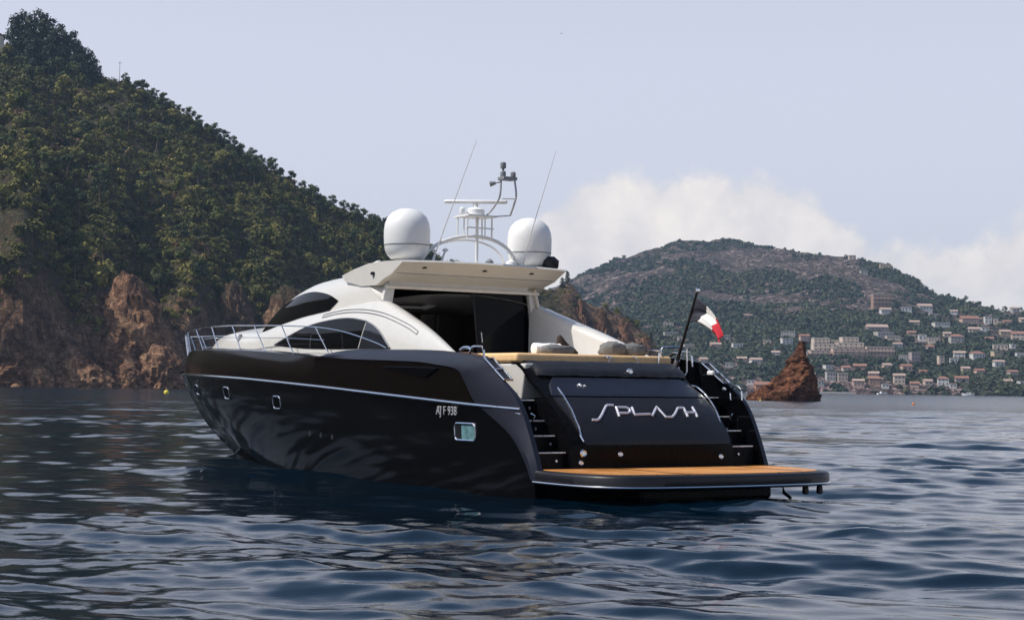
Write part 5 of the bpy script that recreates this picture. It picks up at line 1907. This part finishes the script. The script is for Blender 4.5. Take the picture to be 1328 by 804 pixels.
# ---- bow rail
for sgn in (1, -1):
    top_pts = [(4.86, 2.335, 2.36), (5.3, 2.335, 2.47), (6.46, 2.34, 2.675), (7.67, 2.33, 2.79), (9.21, 2.31, 2.855), (10.63, 2.25, 2.89), (12.02, 2.13, 2.925), (13.66, 1.90, 2.945), (15.32, 1.58, 2.935), (17.0, 1.10, 2.92), (18.4, .58, 2.90), (19.3, .22, 2.885), (19.6, .05, 2.88)]
    rl = MB().tube([(x, sgn * y, z) for x, y, z in crv(top_pts, 80)], .012, 8)
    rail = rl.build('bow_rail', M['chrome'], yacht)
    mid = [(7.3, 2.32, 2.54), (9.0, 2.31, 2.605), (10.4, 2.26, 2.64), (11.8, 2.15, 2.67), (13.3, 1.95, 2.69), (14.9, 1.68, 2.69), (16.6, 1.18, 2.67), (18.1, .62, 2.64), (19.2, .2, 2.6)]
    MB().tube([(x, sgn * y, z) for x, y, z in crv(mid, 60)], .007, 6).build('rail_wire', M['chrome'], rail)
    for (xb, yb, zb), (xq, yq, zq) in [((7.06, 2.30, 2.24), (7.67, 2.33, 2.79)), ((8.65, 2.29, 2.29), (9.21, 2.31, 2.855)), ((10.0, 2.27, 2.36), (10.63, 2.25, 2.89)), ((11.46, 2.16, 2.40), (12.02, 2.13, 2.925)),
                                       ((12.95, 2.02, 2.42), (13.66, 1.90, 2.945)), ((14.31, 1.80, 2.43), (15.32, 1.58, 2.935)), ((16.1, 1.38, 2.42), (17.0, 1.10, 2.92)), ((17.7, .78, 2.34), (18.4, .58, 2.90)),
                                       ((18.8, .32, 2.2), (19.3, .22, 2.885)), ((19.1, .14, 2.14), (19.6, .05, 2.88))]:
        MB().tube([(xb, sgn * yb, zb - .03), (xq, sgn * yq, zq)], .013, 8).build('stanchion', M['chrome'], rail)
MB().tube([(16.6, .3, 2.45), (16.6, .3, 2.62), (16.5, -.2, 2.62)], .05, 8).lathe([(.12, 0), (.14, .05), (.08, .2), (.1, .24)], (17.5, 0, 2.42), 16).build('anchor_windlass', M['chrome'], yacht)
MB().lathe([(.05, 0), (.05, .12), (.03, .16)], (12.9, 1.55, 2.62), 12).build('deck_fitting', M['grey'], yacht)

# ---- flagstaff (part of the yacht) and the flag hanging from it
st_ = MB().tube([(1.50, -1.5, 2.12), (1.42, -1.5, 2.30), (.95, -1.5, 3.35)], [.03, .028, .02], 10).build('flagstaff', M['satinblack'], yacht)
MB().lathe([(.02, 0), (.045, .02), (.045, .06), (.01, .085)], (.945, -1.5, 3.34), 14).build('staff_cap', M['chrome'], st_)
MB().tube([(1.56, -1.5, 2.0), (1.47, -1.5, 2.20)], .05, 10).build('staff_socket', M['chrome'], st_)
yacht_mat = Matrix.Translation(yacht.location) @ Matrix.Rotation(R(123), 4, 'Z')
flag_org = Vector((.98, -1.5, 3.26))
vv, ff, fm = [], [], []
NX, NY = 30, 16
hoA, hoB = Vector((.97, -1.5, 3.27)), Vector((1.17, -1.5, 2.83))
m1A, m1B = Vector((.70, -1.55, 3.10)), Vector((.93, -1.52, 2.84))
m2A, m2B = Vector((.47, -1.52, 2.90)), Vector((.56, -1.5, 2.66))
flA, flB = Vector((.28, -1.5, 2.60)), Vector((.36, -1.47, 2.50))
for i in range(NX + 1):
    a = i / NX * 3
    A = Vector(crv([hoA, m1A, m2A, flA], 91)[int(a * 30)])
    Bq = Vector(crv([hoB, m1B, m2B, flB], 91)[int(a * 30)])
    for j in range(NY + 1):
        t = j / NY
        P = A.lerp(Bq, t)
        k = min(1, a)
        P.y += k * (.035 * math.sin(t * 8 + a * 1.3) + .014 * math.sin(t * 19 + a * 2))
        P.x += k * .012 * math.sin(t * 14)
        vv.append(P - flag_org)
for i in range(NX):
    for j in range(NY):
        ff.append((i * (NY + 1) + j, (i + 1) * (NY + 1) + j, (i + 1) * (NY + 1) + j + 1, i * (NY + 1) + j + 1))
        fm.append(min(2, int((i + .5) / NX * 3)))
fl = mesh_obj('ensign', vv, ff, [M['flagblue'], M['flagwhite'], M['flagred']], None, 60, fm)
sol = fl.modifiers.new('thickness', 'SOLIDIFY')
sol.thickness = .006
fl.matrix_world = yacht_mat @ Matrix.Translation(flag_org)
tag(fl, 'blue, white and red flag hanging limp from the black staff at the stern', 'flag')


# ---- loose things on the sunpad
def loose(name, mb, mat, loc, label, cat, group=None, bevel=0, smooth=85):
    o = mb.build(name, mat, None, smooth=smooth, bevel=bevel)
    o.matrix_world = yacht_mat @ Matrix.Translation(loc)
    tag(o, label, cat, group)
    return o


def soft_lump(sx, sy, sz, seed):
    rows = []
    for k in range(13):
        ph = math.pi * k / 12
        row = []
        for q in range(24):
            a = 2 * math.pi * q / 24
            n = Vector((math.sin(ph) * math.cos(a), math.sin(ph) * math.sin(a), -math.cos(ph)))
            d = 1 + .16 * mnoise.fractal(n * 2.2 + Vector((seed, 0, 0)), 1, 2, 3)
            e = [abs(c) ** .75 * (1 if c > 0 else -1) for c in n]
            row.append((e[0] * sx * d, e[1] * sy * d, max(0, (e[2] + .72)) * sz * d))
        rows.append(row)
    return MB().grid(rows, close=True)


loose('rolled_towel', MB().tube([(0, y, .09) for y in np.linspace(-.27, .27, 40)], [.085 + .018 * math.sin(i * 2.2) for i in range(40)], 16), M['whitepaint'], (2.35, .62, 2.262),
      'white ribbed roll lying on the tan sunpad', 'towel')
loose('folded_towel', soft_lump(.16, .30, .09, 2), M['greycloth'], (2.05, .60, 2.262), 'grey folded cloth in front of the white roll on the sunpad', 'towel')
bagm = MB().grid([[(.1 * wx * math.cos(a_), oy + w_ * math.sin(a_) * (1 + .12 * math.sin(3 * a_ + z * 20)), z) for a_ in np.linspace(0, 6.283, 21)[:-1]] for z, w_, oy, wx in ((0, .19, -.05, 1), (.04, .21, -.05, 1.2), (.10, .18, -.03, 1.1), (.16, .12, .02, .9), (.23, .085, .06, .7), (.30, .05, .09, .5), (.34, .015, .10, .2))], close=True, cap0=True, cap1=True)
loose('beach_bag', bagm, M['browncloth'], (2.4, .22, 2.262), 'dark brown peaked bag standing on the tan sunpad', 'bag')
loose('grey_cushion', soft_lump(.22, .23, .14, 5), M['greycloth'], (2.35, -.78, 2.262), 'left of two grey lumpy cushions on the sunpad', 'cushion', 'grey cushions on the sunpad')
loose('grey_cushion', soft_lump(.22, .24, .13, 9), M['greycloth'], (2.3, -1.15, 2.262), 'right of two grey lumpy cushions on the sunpad', 'cushion', 'grey cushions on the sunpad')

# ================================================================== HAZE
mh = bpy.data.materials.new('sea_haze')
mh.use_nodes = True
th = mh.node_tree
th.nodes.clear()
pv = th.nodes.new('ShaderNodeVolumePrincipled')
pv.inputs['Color'].default_value = (.52, .73, 1.0, 1)
pv.inputs['Density'].default_value = HAZE_D
pv.inputs['Anisotropy'].default_value = 0.25
oh = th.nodes.new('ShaderNodeOutputMaterial')
th.links.new(pv.outputs[0], oh.inputs['Volume'])
hz_ = MB().box((-4600, -4600, -30), (4600, 4600, 262)).build('haze', mh, smooth=0)
tag(hz_, 'thin sea haze over the whole bay', 'haze', kind='stuff')
